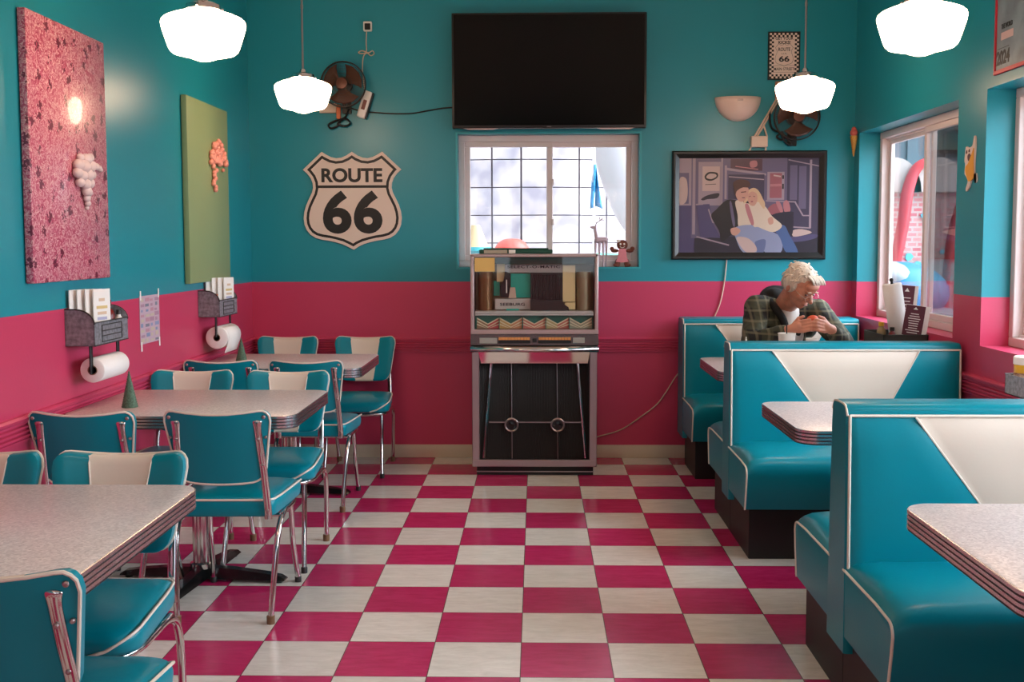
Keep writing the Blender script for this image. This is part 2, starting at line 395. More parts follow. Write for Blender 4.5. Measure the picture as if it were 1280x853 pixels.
M_base = mat('baseboard_vinyl', (214, 200, 178), .4)
def baseboard(name, x0, x1, y0, y1):
    bm = NB(); add_box(bm, x0, x1, y0, y1, 0, .086, 0, .004, 2); struct(name, bm, M_base)
baseboard('baseboard_back', XL, XR, YB-.012, YB); baseboard('baseboard_left', XL, XL+.012, YF, YB-.012); baseboard('baseboard_right', XR-.012, XR, YF, YB-.012)

# ---------------------------------------------------------------- diner chairs
def make_chair():
    t = thing('diner_chair', '', 'chair')
    # seat : upper pad (top, rolling down at the front) and boxing
    hw = lambda y: .184+.026*min(1, max(0, (y+.20)/.30))
    def outline(k=1.0):
        P = []; r = .06
        ys0, ys1 = -.205, .215
        for cx, cy, a0 in ((1, 1, 0), (-1, 1, 90), (-1, -1, 180), (1, -1, 270)):
            rr = .07 if cy > 0 else .045
            for i in range(8):
                a = math.radians(a0+90*i/7); yy = (ys1-rr if cy > 0 else ys0+rr)+rr*math.sin(a); xx = cx*(hw(ys1 if cy > 0 else ys0)-rr)+rr*math.cos(a)
                P.append((xx, yy))
        return P
    O = outline(); bm = NB(); rings = []
    for s, z in ((.90, .388), (.985, .392), (1.0, .402), (1.01, .425), (1.0, .446), (.97, .456), (.90, .463), (.72, .470), (.45, .474), (.15, .4755)):
        ring = []
        for x, y in O:
            ys = max(0, min(1, (y*s-.08)/.13)); zz = z-(.012*ys*ys*(3-2*ys) if z > .44 else 0)
            ring.append(bm.verts.new((x*s, y*s, zz)))
        rings.append(ring)
    for A, B in zip(rings, rings[1:]):
        for k in range(len(A)): bm.faces.new((A[k], A[(k+1) % len(A)], B[(k+1) % len(A)], B[k]))
    bm.faces.new(rings[0][::-1]); bm.faces.new(rings[-1])
    seat = obj('seat', bm, M_teal, t, smooth=60)
    # seat piping: along the top edge, dipping under at the two front corners
    bm = NB(); n = len(O)
    pts = []
    order = [i for i in range(n)]
    back = [p for p in O[16:]]                         # rear corners (left rear .. right rear)
    side_l = [(-hw(.10)*1.002, .10), (-hw(.04), .04)]; side_r = [(hw(.04), .04), (hw(.10)*1.002, .10)]
    fr = [(x*1.008, y*1.008, .4525-.046*(i/7)**1.4) for i, (x, y) in enumerate(O[:8])]     # round the front corner, dipping
    mid = [(hw(.02)*1.0, .02, .4545), (hw(-.1)*1.0, -.1, .4545)]
    half_r = [(.10, .2185, .394), (.125, .2195, .402)]+fr[::-1]+mid
    half_l = [(-a, b, c) for a, b, c in half_r[::-1]]
    rear = [(x*.997, y*.997, .4545) for x, y in back]
    path = half_l[::-1]+rear+half_r[::-1]
    add_tube(bm, smooth_path(path, 3), .0042, 6)
    obj('piping', bm, M_piping, seat)
    # backrest
    bm = NB(); zb, zt = .535, .808
    cy = lambda x, z: -.212-.26*(z-zb)+(-.028*(1-(x/.19)**2))     # lean and curve (concave to the sitter)
    def halfw(z):
        v = (z-zb)/(zt-zb); w = .158+.040*v; r = .045
        if z > zt-r: w -= r-math.sqrt(max(0, r*r-(z-(zt-r))**2))
        if z < zb+r: w -= r-math.sqrt(max(0, r*r-((zb+r)-z)**2))
        return w
    def dip(x, z):                                     # top edge dips in the middle, bottom edge bows down
        v = (z-zb)/(zt-zb); return z-(.016*v+.010*(1-v))*(1-(x/.17)**2 if abs(x) < .17 else 0)
    rows = [zb, zb+.003, zb+.010, zb+.022, zb+.045]+[zb+.045+k*(zt-zb-.09)/6 for k in range(1, 7)]+[zt-.022, zt-.010, zt-.003, zt]
    S = [-1, -.93, -.8, -.66, -.5, -.46]+[-.3, -.1, .1, .3]+[.46, .5, .66, .8, .93, 1]
    def grid(off, edge):
        G = []
        for z in rows:
            w = halfw(z); v = (z-zb)/(zt-zb); c = min(.055+.038*v, w*.8)
            row = []
            for s in S:
                a = abs(s)
                x = (a/.46*c if a <= .46 else c+(a-.46)/.54*(w-c))*(1 if s > 0 else -1)
                ex = 1-max(0, (abs(x)-(w-.022))/.022)**2 if abs(x) > w-.022 else 1
                dz = min(z-zb, zt-z); ez = math.sqrt(max(0, 1-(1-min(1, dz/.022))**2)) if dz < .022 else 1
                k = edge+(1-edge)*math.sqrt(max(0, ex))*ez
                crown = .006*(1 if a <= .46 else 0)
                row.append(bm.verts.new((x, cy(x, z)+off*k, dip(x, z))))
            G.append(row)
        return G
    F = grid(.028, .72); B = grid(-.010, .8)
    nr, ns = len(rows), len(S)
    for i in range(nr-1):
        for j in range(ns-1):
            f = bm.faces.new((F[i][j], F[i][j+1], F[i+1][j+1], F[i+1][j])); f.material_index = 1 if 5 <= j <= 9 else 0
            bm.faces.new((B[i][j], B[i+1][j], B[i+1][j+1], B[i][j+1]))
    for i in range(nr-1):
        bm.faces.new((F[i][0], F[i+1][0], B[i+1][0], B[i][0])); bm.faces.new((F[i][-1], B[i][-1], B[i+1][-1], F[i+1][-1]))
    for j in range(ns-1):
        f = bm.faces.new((F[-1][j], F[-1][j+1], B[-1][j+1], B[-1][j])); f.material_index = 1 if 5 <= j <= 9 else 0
        bm.faces.new((F[0][j], B[0][j], B[0][j+1], F[0][j+1]))
    back = obj('backrest', bm, [M_teal, M_cream], t, smooth=50)
    bm = NB(); loop = []
    for z in rows: loop.append((halfw(z)+.001, z))
    for s in (.7, .3, 0, -.3, -.7): loop.append((halfw(zt)*s, zt+.001))
    for z in rows[::-1]: loop.append((-halfw(z)-.001, z))
    for s in (-.7, -.3, 0, .3, .7): loop.append((halfw(zb)*s, zb-.001))
    add_tube(bm, [(x, cy(x, z)-.009, dip(x, z)) for x, z in loop], .0042, 6, closed=True)
    for sg in (-1, 1):
        pts = []
        for z in rows:
            v = (z-zb)/(zt-zb); x = sg*min(.055+.038*v, halfw(z)*.8); pts.append((x, cy(x, z)+.0285*(1 if zb+.02 < z < zt-.02 else .8), dip(x, z)))
        add_tube(bm, pts, .0028, 5)
    obj('piping', bm, M_piping, back)
    # chrome posts holding the backrest
    for sg in (-1, 1):
        bm = NB()
        pts = [(sg*.164, -.212, .385), (sg*.163, -.216, .43), (sg*.158, -.243, .56), (sg*.152, -.270, .66), (sg*.148, -.288, .735), (sg*.147, -.292, .762), (sg*.147, -.290, .770)]
        add_tube(bm, smooth_path(pts, 4), [.0145]*17+[.0155, .0165, .018, .0195, .0195, .018, .014, .007], 10, flat=(.42, 1.0))
        p = obj('back_post', bm, M_chrome, t, smooth=60)
        for c, r in (((sg*.149, -.290, .70), (.006, .004, .006)), ((sg*.156, -.260, .60), (.006, .004, .006)), ((sg*.163, -.221, .42), (.006, .004, .006)), ((sg*.172, cy(.17, .785)-.012, .782), (.007, .004, .007)), ((sg*.174, cy(.17, .69)-.016, .705), (.006, .008, .006))):
            bm = NB(); add_ball(bm, c, r, 0, 8); obj('bolt', bm, M_alu, p)
    # under-seat hoop and legs
    bm = NB(); pts = [(-.188, -.12, .378), (-.192, .02, .378), (-.19, .12, .378), (-.16, .185, .378), (-.08, .200, .376), (0, .203, .376), (.08, .200, .376), (.16, .185, .378), (.19, .12, .378), (.192, .02, .378), (.188, -.12, .378)]
    add_tube(bm, smooth_path(pts, 4), .0105, 10)
    add_tube(bm, [(-.188, -.12, .378), (.188, -.12, .378)], .008, 8)
    obj('seat_frame', bm, M_chrome, t, smooth=60)
    for sg in (-1, 1):
        bm = NB(); pts = [(sg*.19, -.02, .379), (sg*.192, -.09, .377), (sg*.192, -.15, .352), (sg*.189, -.190, .29), (sg*.184, -.215, .20), (sg*.178, -.238, .09), (sg*.174, -.25, .02)]
        add_tube(bm, smooth_path(pts, 5), .0112, 10); l = obj('leg', bm, M_chrome, t, smooth=60)
        bm = NB(); add_lathe(bm, [(0, 0), (.015, 0), (.0155, .028), (.0125, .032), (0, .032)], 12, mtx=Matrix.Translation((sg*.174, -.25, 0))); obj('rubber_foot', bm, M_rubber, l)
        bm = NB(); pts = [(sg*.165, .165, .380), (sg*.167, .178, .30), (sg*.168, .190, .20), (sg*.171, .218, .11), (sg*.176, .244, .02)]
        add_tube(bm, smooth_path(pts, 5), .0108, 10); l = obj('leg', bm, M_chrome, t, smooth=60)
        bm = NB(); add_lathe(bm, [(0, 0), (.0135, 0), (.014, .022), (.0115, .026), (0, .026)], 12, mtx=Matrix.Translation((sg*.176, .246, 0))); obj('rubber_foot', bm, M_dark, l)
    return t
chair0 = make_chair(); first = True
CH = [  # x, y, angle, label
 (-1.165, 4.13, .02, 'teal vinyl diner chair showing its back, at the aisle end of the middle table'),
 (-1.645, 4.10, 0, 'teal vinyl diner chair showing its back, by the wall at the middle table'),
 (-1.17, 4.745, PI, 'cream-striped teal diner chair facing the camera behind the middle table, aisle end'),
 (-1.632, 4.765, PI, 'cream-striped teal diner chair facing the camera behind the middle table, near the wall'),
 (-1.19, 5.785, 0, 'teal diner chair showing its back, at the aisle end of the farthest table'),
 (-1.635, 5.79, 0, 'teal diner chair showing its back, by the wall at the farthest table'),
 (-1.10, 6.60, PI, 'cream-striped teal chair facing out behind the farthest table, at the aisle end'),
 (-1.60, 6.60, PI, 'cream-striped teal chair tucked behind the farthest table near the corner'),
 (-1.205, 2.78, PI, 'cream-striped teal chair behind the front table with its whole seat in view'),
 (-1.628, 2.78, PI, 'cream-striped teal chair behind the front table, cut by the left picture edge'),
 (-1.045, 2.23, 0, 'nearest teal diner chair, seen from behind in the bottom left corner')]
for x, y, rz, lab in CH:
    if first: chair0.location = (x, y, 0); chair0.rotation_euler = (0, 0, rz); chair0['label'] = lab; chair0['group'] = 'diner chairs around the left tables'; first = False
    else: dup(chair0, (x, y, 0), rz, lab, 'diner chairs around the left tables')

# ---------------------------------------------------------------- tables
def add_ribbed_top(bm, x0, x1, y0, y1, zt, th=.052, r=.075):
    def clamp(P, d): return offset_poly(P, d)
    P = rrect(x0, x1, y0, y1, r, 8)
    levels = [(.004, zt, 0), (0, zt-.0015, 1)]
    z = zt-.0015; n = 4; step = (th-.003)/n
    prof = [(0, z)]
    for k in range(n): prof += [(0, z-step*.62), (.003, z-step*.68), (.003, z-step*.90), (0, z-step)]; z -= step
    gi = [0]
    t = bmesh.new(); top = [t.verts.new((x, y, zt)) for x, y in offset_poly(P, .003)]; t.faces.new(top).material_index = 0
    prev = top
    for pi_, (d, zz) in enumerate(prof):
        R_ = [t.verts.new((x, y, zz)) for x, y in offset_poly(P, d)]
        for k in range(len(R_)):
            f = t.faces.new((prev[k], prev[(k+1) % len(R_)], R_[(k+1) % len(R_)], R_[k])); f.material_index = 3 if pi_ and pi_ % 4 in (2, 3) else 1
        prev = R_
    f = t.faces.new(prev[::-1]); f.material_index = 2
    merge(bm, t)
def make_table(x_in, x_out, y0, y1, label, group, px=None, wall_side=-1):
    """x_in: end at the wall; x_out: aisle end"""
    yc = (y0+y1)/2; px = px if px is not None else (x_in+x_out)/2; zt = .752
    t = thing('diner_table', label, 'table', (px, yc, 0), 0, group)
    bm = NB(); a, b = sorted((x_in-px, x_out-px)); add_ribbed_top(bm, a, b, y0-yc, y1-yc, zt)
    obj('tabletop', bm, [M_top, M_rib, M_dark, mat('groove_grey', (92, 82, 88), .45, .6)], t, smooth=30)
    bm = NB()
    seg = 32; prof = []
    add_lathe(bm, [(0, .055), (.05, .055), (.052, .075), (.038, .08)], 24)
    A = []
    for z in (.075, .69): A.append([bm.verts.new(((.036+.004*(k % 2))*math.cos(2*PI*k/seg), (.036+.004*(k % 2))*math.sin(2*PI*k/seg), z)) for k in range(seg)])
    for k in range(seg): bm.faces.new((A[0][k], A[0][(k+1) % seg], A[1][(k+1) % seg], A[1][k]))
    obj('column', bm, M_chrome, t, smooth=20)
    bm = NB(); add_box(bm, -.16, .16, -.16, .16, .685, .702, 0, .003, 1); obj('mounting_plate', bm, M_black, t)
    for k in range(4):
        a = math.radians(90*k-6); bm = NB()
        L_ = .36; P = [(0, .06, .030), (.12, .056, .030), (.28, .040, .028), (L_-.02, .030, .026), (L_, .018, .026)]
        rings = []
        for x, z, w in P: rings.append([bm.verts.new((x, -w, .012)), bm.verts.new((x, w, .012)), bm.verts.new((x, w*.7, z)), bm.verts.new((x, -w*.7, z))])
        for R1, R2 in zip(rings, rings[1:]):
            for i in range(4): bm.faces.new((R1[i], R1[(i+1) % 4], R2[(i+1) % 4], R2[i]))
        bm.faces.new(rings[0]); bm.faces.new(rings[-1][::-1])
        add_lathe(bm, [(0, 0), (.016, 0), (.016, .014), (0, .014)], 12, mtx=Matrix.Translation((L_-.03, 0, 0)))
        bmesh.ops.rotate(bm, verts=bm.verts, cent=(0, 0, 0), matrix=Matrix.Rotation(a, 3, 'Z'))
        obj('base_foot', bm, M_blackgl, t, smooth=30)
    return t
TG = 'laminate tables along the left wall'
make_table(XL+.024, -.912, 1.985, 2.885, 'speckled laminate table with ribbed chrome edge, nearest on the side with chairs', TG, -1.39)
make_table(XL+.024, -.922, 4.035, 4.775, 'speckled laminate table holding the green cone tree under the near paper roll', TG, -1.40)
make_table(XL+.024, -.922, 5.575, 6.325, 'speckled laminate table closest to the back corner, between four chairs', TG, -1.40)
BG = 'laminate tables in the booths'
make_table(XR-.024, .915, 1.96, 2.70, 'booth table cut by the picture edge in front of the nearest bench', BG, 1.50)
make_table(XR-.024, .918, 3.735, 4.435, 'booth table between the nearest and the middle bench', BG, 1.50)
make_table(XR-.024, .925, 5.42, 6.14, 'booth table where the man sits, mostly hidden by the middle bench', BG, 1.50)

# ---------------------------------------------------------------- booth benches
BX0, BX1 = .92, 2.012
def cushion_bm(sgn, y_front, y_back):
    """seat box from y_back (at the backrest) to y_front (overhanging), crowned on top"""
    bm = NB(); secs = []
    for x, k in ((BX0, 0), (BX0+.004, .12), (BX0+.012, .38), (BX0+.025, .62), (BX0+.05, .86), (BX0+.10, 1), (BX0+.3, 1.05), ((BX0+BX1)/2, 1.1), (BX1-.3, 1.05), (BX1-.08, .95), (BX1-.02, .6), (BX1, 0)):
        zt = .432+.042*k; L_ = y_front; s = sgn
        pts = [(y_back, .232), (y_front-s*.035, .232), (y_front-s*.030, .240), (y_front-s*.008, .34), (y_front+s*.004*k, .39)]
        for a in range(0, 7):
            an = a/6*PI/2; r = .035+.02*k
            pts.append((y_front-s*r+s*(r*math.cos(an))+s*.004*k, zt-r-.006+r*math.sin(an)))
        pts += [(y_front-s*.14, zt+.006*k), (y_front-s*.28, zt+.004*k), (y_back, zt-.012*k)]
        secs.append([bm.verts.new((x, y, z)) for y, z in pts])
    for A, B in zip(secs, secs[1:]):
        for i in range(len(A)): bm.faces.new((A[i], A[(i+1) % len(A)], B[(i+1) % len(A)], B[i]))
    bm.faces.new(secs[0]); bm.faces.new(secs[-1][::-1])
    pip = [(BX0-.001, v.co.y, v.co.z) for v in secs[0][1:]]
    return bm, pip
def bench(loc_y, double, label):
    t = thing('booth_bench', label, 'bench', (BX0, loc_y, 0), 0, 'teal booth benches along the windows')
    def O(name, bm, m, parent=t, **k):
        bmesh.ops.translate(bm, verts=bm.verts, vec=(-BX0, 0, 0)); return obj(name, bm, m, parent, **k)
    for s in ((-1, 1) if double else (-1,)):
        bm, pip = cushion_bm(s, s*.525, s*.075); st = O('seat', bm, M_teal, smooth=45)
        bm = NB(); add_tube(bm, pip, .0042, 6); O('piping', bm, M_piping, st)
        bm = NB(); add_box(bm, BX0+.025, BX1-.02, s*.002, s*.455, 0, .235, 0, .002, 1); O('plinth', bm, M_kick)
    if not double:
        pass
    # backrest slab, slightly thinner at the top
    bm = NB(); rear = .09 if double else .155
    prof = [(-.096, .18), (-.090, .46), (-.078, .86), (-.072, .908)]
    for a in range(1, 6): prof.append((-.072+.026*(1-math.cos(a/6*PI/2)), .908+.022*math.sin(a/6*PI/2)))
    if double: prof += [(-p[0], p[1]) for p in prof[::-1]]
    else: prof += [(.14, .93), (.155, .915), (.16, .18)]
    secs = []
    for x, k in ((BX0-.002, 0), (BX0+.004, .6), (BX0+.012, 1), (BX1-.012, 1), (BX1-.003, .6), (BX1, 0)):
        secs.append([bm.verts.new((x, y*(1-.05*(1-k)), z-.006*(1-k)*(z > .5))) for y, z in prof])
    for A, B in zip(secs, secs[1:]):
        for i in range(len(A)): bm.faces.new((A[i], A[(i+1) % len(A)], B[(i+1) % len(A)], B[i]))
    bm.faces.new(secs[0]); bm.faces.new(secs[-1][::-1])
    bk = O('backrest', bm, M_teal, smooth=40)
    for s in ((-1, 1) if double else (-1,)):
        yf = lambda z: s*(.0905-(z-.46)*.029)
        # upholstered face panel, softly pillowed, with the cream wedge
        bm = NB(); x0, x1, z0, z1 = BX0+.012, BX1-.012, .43, .893
        nz = 10; rows = []
        xl = lambda z: 1.465-.345*(z-.43)/(.893-.43); xr = lambda z: 1.56+.25*(z-.43)/(.893-.43)
        U = [0, .02, .06, .3, .6, .97, 1.0]
        for i in range(nz+1):
            z = z0+(z1-z0)*(i/nz); row = []; a, b = xl(z), xr(z)
            xs = [x0+(a-x0)*u for u in (0, .03, .1, .4, .7, .96, 1)]+[a+(b-a)*u for u in (.05, .3, .7, .95, 1)]+[b+(x1-b)*u for u in (.05, .3, .6, .9, .97, 1)]
            for x in xs:
                ed = min((x-x0)/.03, (x1-x)/.03, (z1-z)/.03+.0, 1); sm = min(abs(x-a), abs(x-b))/.03; sm = min(1, sm)
                row.append(bm.verts.new((x, yf(z)+s*(.012*math.sqrt(max(0, ed))*(.6+.4*math.sqrt(sm))), z)))
            rows.append(row)
        for A, B in zip(rows, rows[1:]):
            for j in range(len(A)-1):
                f = bm.faces.new((A[j], A[j+1], B[j+1], B[j])); f.material_index = 1 if 6 <= j < 11 else 0
        O('face_panel', bm, [M_teal, M_cream], bk, smooth=50)
        bm = NB()
        add_tube(bm, [(BX0+.008, yf(z)+s*.003, z) for z in (.44, .6, .75, .898)], .0045, 6)
        add_tube(bm, [(BX1-.008, yf(z)+s*.003, z) for z in (.44, .6, .75, .898)], .0045, 6)
        add_tube(bm, [(x, yf(.897)+s*.003, .897) for x in (BX0+.008, 1.4, BX1-.008)], .0042, 6)
        for fx in (xl, xr): add_tube(bm, [(fx(z), yf(z)+s*.0075, z) for z in (.44, .6, .75, .893)], .0035, 6)
        O('piping', bm, M_piping, bk)
        bm = NB(); add_tube(bm, [(BX0+.001, yf(.9)+s*.001, .897), (BX0+.001, s*.066, .915), (BX0+.001, s*.055, .925), (BX0+.001, s*.03, .928), (BX0+.001, 0, .928)], .0035, 6); O('end_piping', bm, M_piping, bk)
    return t
bench(3.255, True, 'nearest teal booth bench with a cream wedge, cut by the picture edge')
bench(5.185, True, 'teal double booth bench in front of the seated man')
bench(6.80, False, 'teal booth bench against the back wall, with the man sitting on it')

# ---------------------------------------------------------------- pendant lamps
def lampglass():
    m = bpy.data.materials.new('lit_opal_glass'); m.use_nodes = True; nt = m.node_tree; b = nt.nodes['Principled BSDF']
    b.inputs['Base Color'].default_value = (.9, .85, .78, 1); b.inputs['Roughness'].default_value = .15
    b.inputs['Emission Color'].default_value = (1, .64, .41, 1); b.inputs['Emission Strength'].default_value = LAMP; return m
LAMP = 9.5
M_lamp = lampglass()
def make_lamp():
    t = thing('pendant_lamp', '', 'lamp')
    bm = NB(); add_lathe(bm, [(.052, .098), (.056, .083), (.062, .078), (.088, .075), (.115, .066), (.140, .055), (.150, .046), (.153, .035), (.150, .016), (.140, -.016), (.129, -.050), (.122, -.064), (.112, -.073), (.085, -.080), (.058, -.085), (.043, -.092), (.022, -.099), (0, -.100)], 48)
    obj('lamp_shade', bm, M_lamp, t, smooth=60)
    bm = NB(); add_lathe(bm, [(0, .135), (.012, .135), (.020, .118), (.045, .112), (.062, .104), (.064, .086), (.056, .084), (0, .084)], 32)
    for k in range(3):
        a = 2*PI*k/3+.5; add_ball(bm, (.070*math.cos(a), .070*math.sin(a), .092), .006, 0, 8); add_tube(bm, [(.055*math.cos(a), .055*math.sin(a), .092), (.07*math.cos(a), .07*math.sin(a), .092)], .003, 6)
    obj('fitter', bm, M_chrome, t)
    bm = NB(); add_tube(bm, [(0, 0, .13), (0, 0, ZC-2.2-.01)], .0055, 10); add_tube(bm, [(0, 0, .455), (0, 0, .475)], .0075, 10); obj('rod', bm, M_alu, t)
    bm = NB(); add_lathe(bm, [(0, ZC-2.2-.03), (.03, ZC-2.2-.028), (.06, ZC-2.2-.01), (.062, ZC-2.2), (0, ZC-2.2)], 24); obj('ceiling_canopy', bm, M_chrome, t)
    return t
lamp0 = make_lamp()
LM = [(-1.255, 5.85, 2.208, 'glowing white schoolhouse pendant in front of the wall fan by the shield sign'),
      (-1.228, 4.02, 2.183, 'glowing white schoolhouse pendant beside the pink floral panel, nearest the camera'),
      (1.412, 5.76, 2.183, 'glowing white schoolhouse pendant just below the small checkered sign'),
      (1.372, 3.93, 2.172, 'glowing white schoolhouse pendant nearest the windows and the red-edged calendar')]
LM2 = [(-1.22, 2.0, 2.2, 'glowing fill pendant added above the front table, outside the picture'), (1.37, 2.0, 2.2, 'glowing fill pendant added above the nearest booth table, outside the picture'),
       (-1.22, 0.0, 2.2, 'glowing fill pendant added behind the camera on the chair side'), (1.37, 0.0, 2.2, 'glowing fill pendant added behind the camera on the window side')]  # unseen pendants, added to even out the room light
for i, (x, y, z, lab) in enumerate(LM+LM2):
    if i == 0: o = lamp0; o.location = (x, y, z); o['label'] = lab; o['group'] = 'schoolhouse pendant lamps'
    else: dup(lamp0, (x, y, z), 0, lab, 'schoolhouse pendant lamps')

# ---------------------------------------------------------------- back wall: television
t = thing('television', 'large black flat television hung above the back window', 'television', (.082, 6.88, 2.486))
bm = NB(); add_box(bm, -.612, .612, -.018, .03, -.359, .359, 0, .006, 2); obj('casing', bm, M_black, t)
bm = NB(); add_box(bm, -.598, .598, -.0200, -.0175, -.340, .346); obj('screen', bm, mat('tv_screen', (4, 4, 4), .16, spec=.22), t, smooth=0)
bm = NB()
for a, b in ((-.54, -.32), (.30, .54)): add_prism(bm, [(a, -.358), (b, -.358), (b-.03, -.366), (a+.03, -.366)], .0, .018, mtx=BACK(0))
obj('speaker_lip', bm, M_alu, t)
bm = NB(); add_box(bm, -.014, .014, -.0215, -.018, -.353, -.346, 0); obj('maker_badge', bm, mat('badge_grey', (90, 90, 92), .4), t)
bm = NB(); add_box(bm, -.2, .2, .03, .095, -.15, .15, 0, .004, 1); obj('wall_bracket', bm, M_black, t)

# shield sign
def shield_pts(sc=1.0, n=5):
    half = [(0, 88), (30, 108), (58, 120), (86, 123), (114, 117), (140, 104), (166, 88), (270, 185), (246, 208), (228, 232), (218, 258), (216, 285), (222, 310), (238, 342), (255, 378), (266, 415), (270, 450), (266, 485), (254, 515), (234, 540), (206, 558), (170, 568), (130, 574), (95, 582), (60, 592), (30, 606), (4, 624)]
    pts = half+[(-x, y) for x, y in half[::-1] if x > 4]
    return [(x*.001179*sc, (356-y)*.001179*sc) for x, y in pts]
t = thing('shield_sign', 'white shield-shaped highway sign with black number 66 on the teal back wall', 'sign', (-1.1865, YB, 1.678))
Bk = BACK(0); P = shield_pts()
bm = NB(); add_prism(bm, P, 0.001, .014, 0, Bk, .002, 1); M_signw = mat('sign_cream', (226, 206, 194), .55); obj('plate', bm, M_signw, t)
bm = NB(); P1 = offset_poly(P, .019); P2 = offset_poly(P, .0355)
A = [bm.verts.new(Bk @ Vector((x, y, .0148))) for x, y in P1]; B = [bm.verts.new(Bk @ Vector((x, y, .0148))) for x, y in P2]
for k in range(len(A)): bm.faces.new((A[k], A[(k+1) % len(A)], B[(k+1) % len(A)], B[k]))
M_ink = mat('black_ink', (14, 15, 18), .5)
u = .001179; add_box(bm, -.225, .225, -.0152, -.0142, (356-285)*u, (356-271)*u)
add_text(bm, 'ROUTE', -.001, (356-216)*u, 335*u, 78*u, .0142, 0, Bk, .034, .001)
add_text(bm, '66', .001, (356-417)*u, 328*u, 236*u, .0142, 0, Bk, .036, .001, 1.06)
obj('lettering', bm, M_ink, t, smooth=0)

# small checkered sign
t = thing('checkered_sign', 'small framed black and white checkered sign reading get your kicks', 'sign', (1.5735, YB, 2.586))
bm = NB(); add_box(bm, -.101, .101, -.012, -.001, -.151, .151, 0, .002, 1); obj('frame', bm, M_black, t)
bm = NB(); add_prism(bm, rrect(-.092, .092, -.142, .142, .002, 2), .012, .0125, 0, Bk); obj('face', bm, M_signw, t, smooth=0)
bm = NB(); s = .184/14
for i in range(14):
    for j in range(22):
        if (i+j) % 2 == 0 and (i < 2 or i > 11 or j < 2 or j > 19):
            x = -.092+i*s; z = -.142+j*.284/22; add_prism(bm, [(x, z), (x+s, z), (x+s, z+.284/22), (x, z+.284/22)], .0125, .0129, 0, Bk)
for txt, cz, w, h, b in (('GET YOUR', .108, .112, .018, .02), ('KICKS!', .083, .075, .020, .03), ('ROUTE', .040, .075, .022, .02), ('U.S.', .013, .035, .008, .0), ('66', -.020, .066, .036, .03), ('MAIN STREET', -.083, .128, .018, .01)):
    add_text(bm, txt, 0, cz, w, h, .0125, 0, Bk, b, .0006)
for z in (-.062, -.103): add_box(bm, -.068, .068, -.0130, -.0125, z-.0008, z+.0008)
P = [(x*.2*.85, z*.2*1.02) for x, z in shield_pts(1.0)]
P = [(x, z+.008) for x, z in [(a*.62/.2*.62, b*.62/.2*.62) for a, b in P]] if False else [(x*1.05, z*1.1+.004) for x, z in P]
add_tube(bm, [Bk @ Vector((x, z, .0128)) for x, z in P], .0009, 4, closed=True)
obj('lettering', bm, M_ink, t, smooth=0)

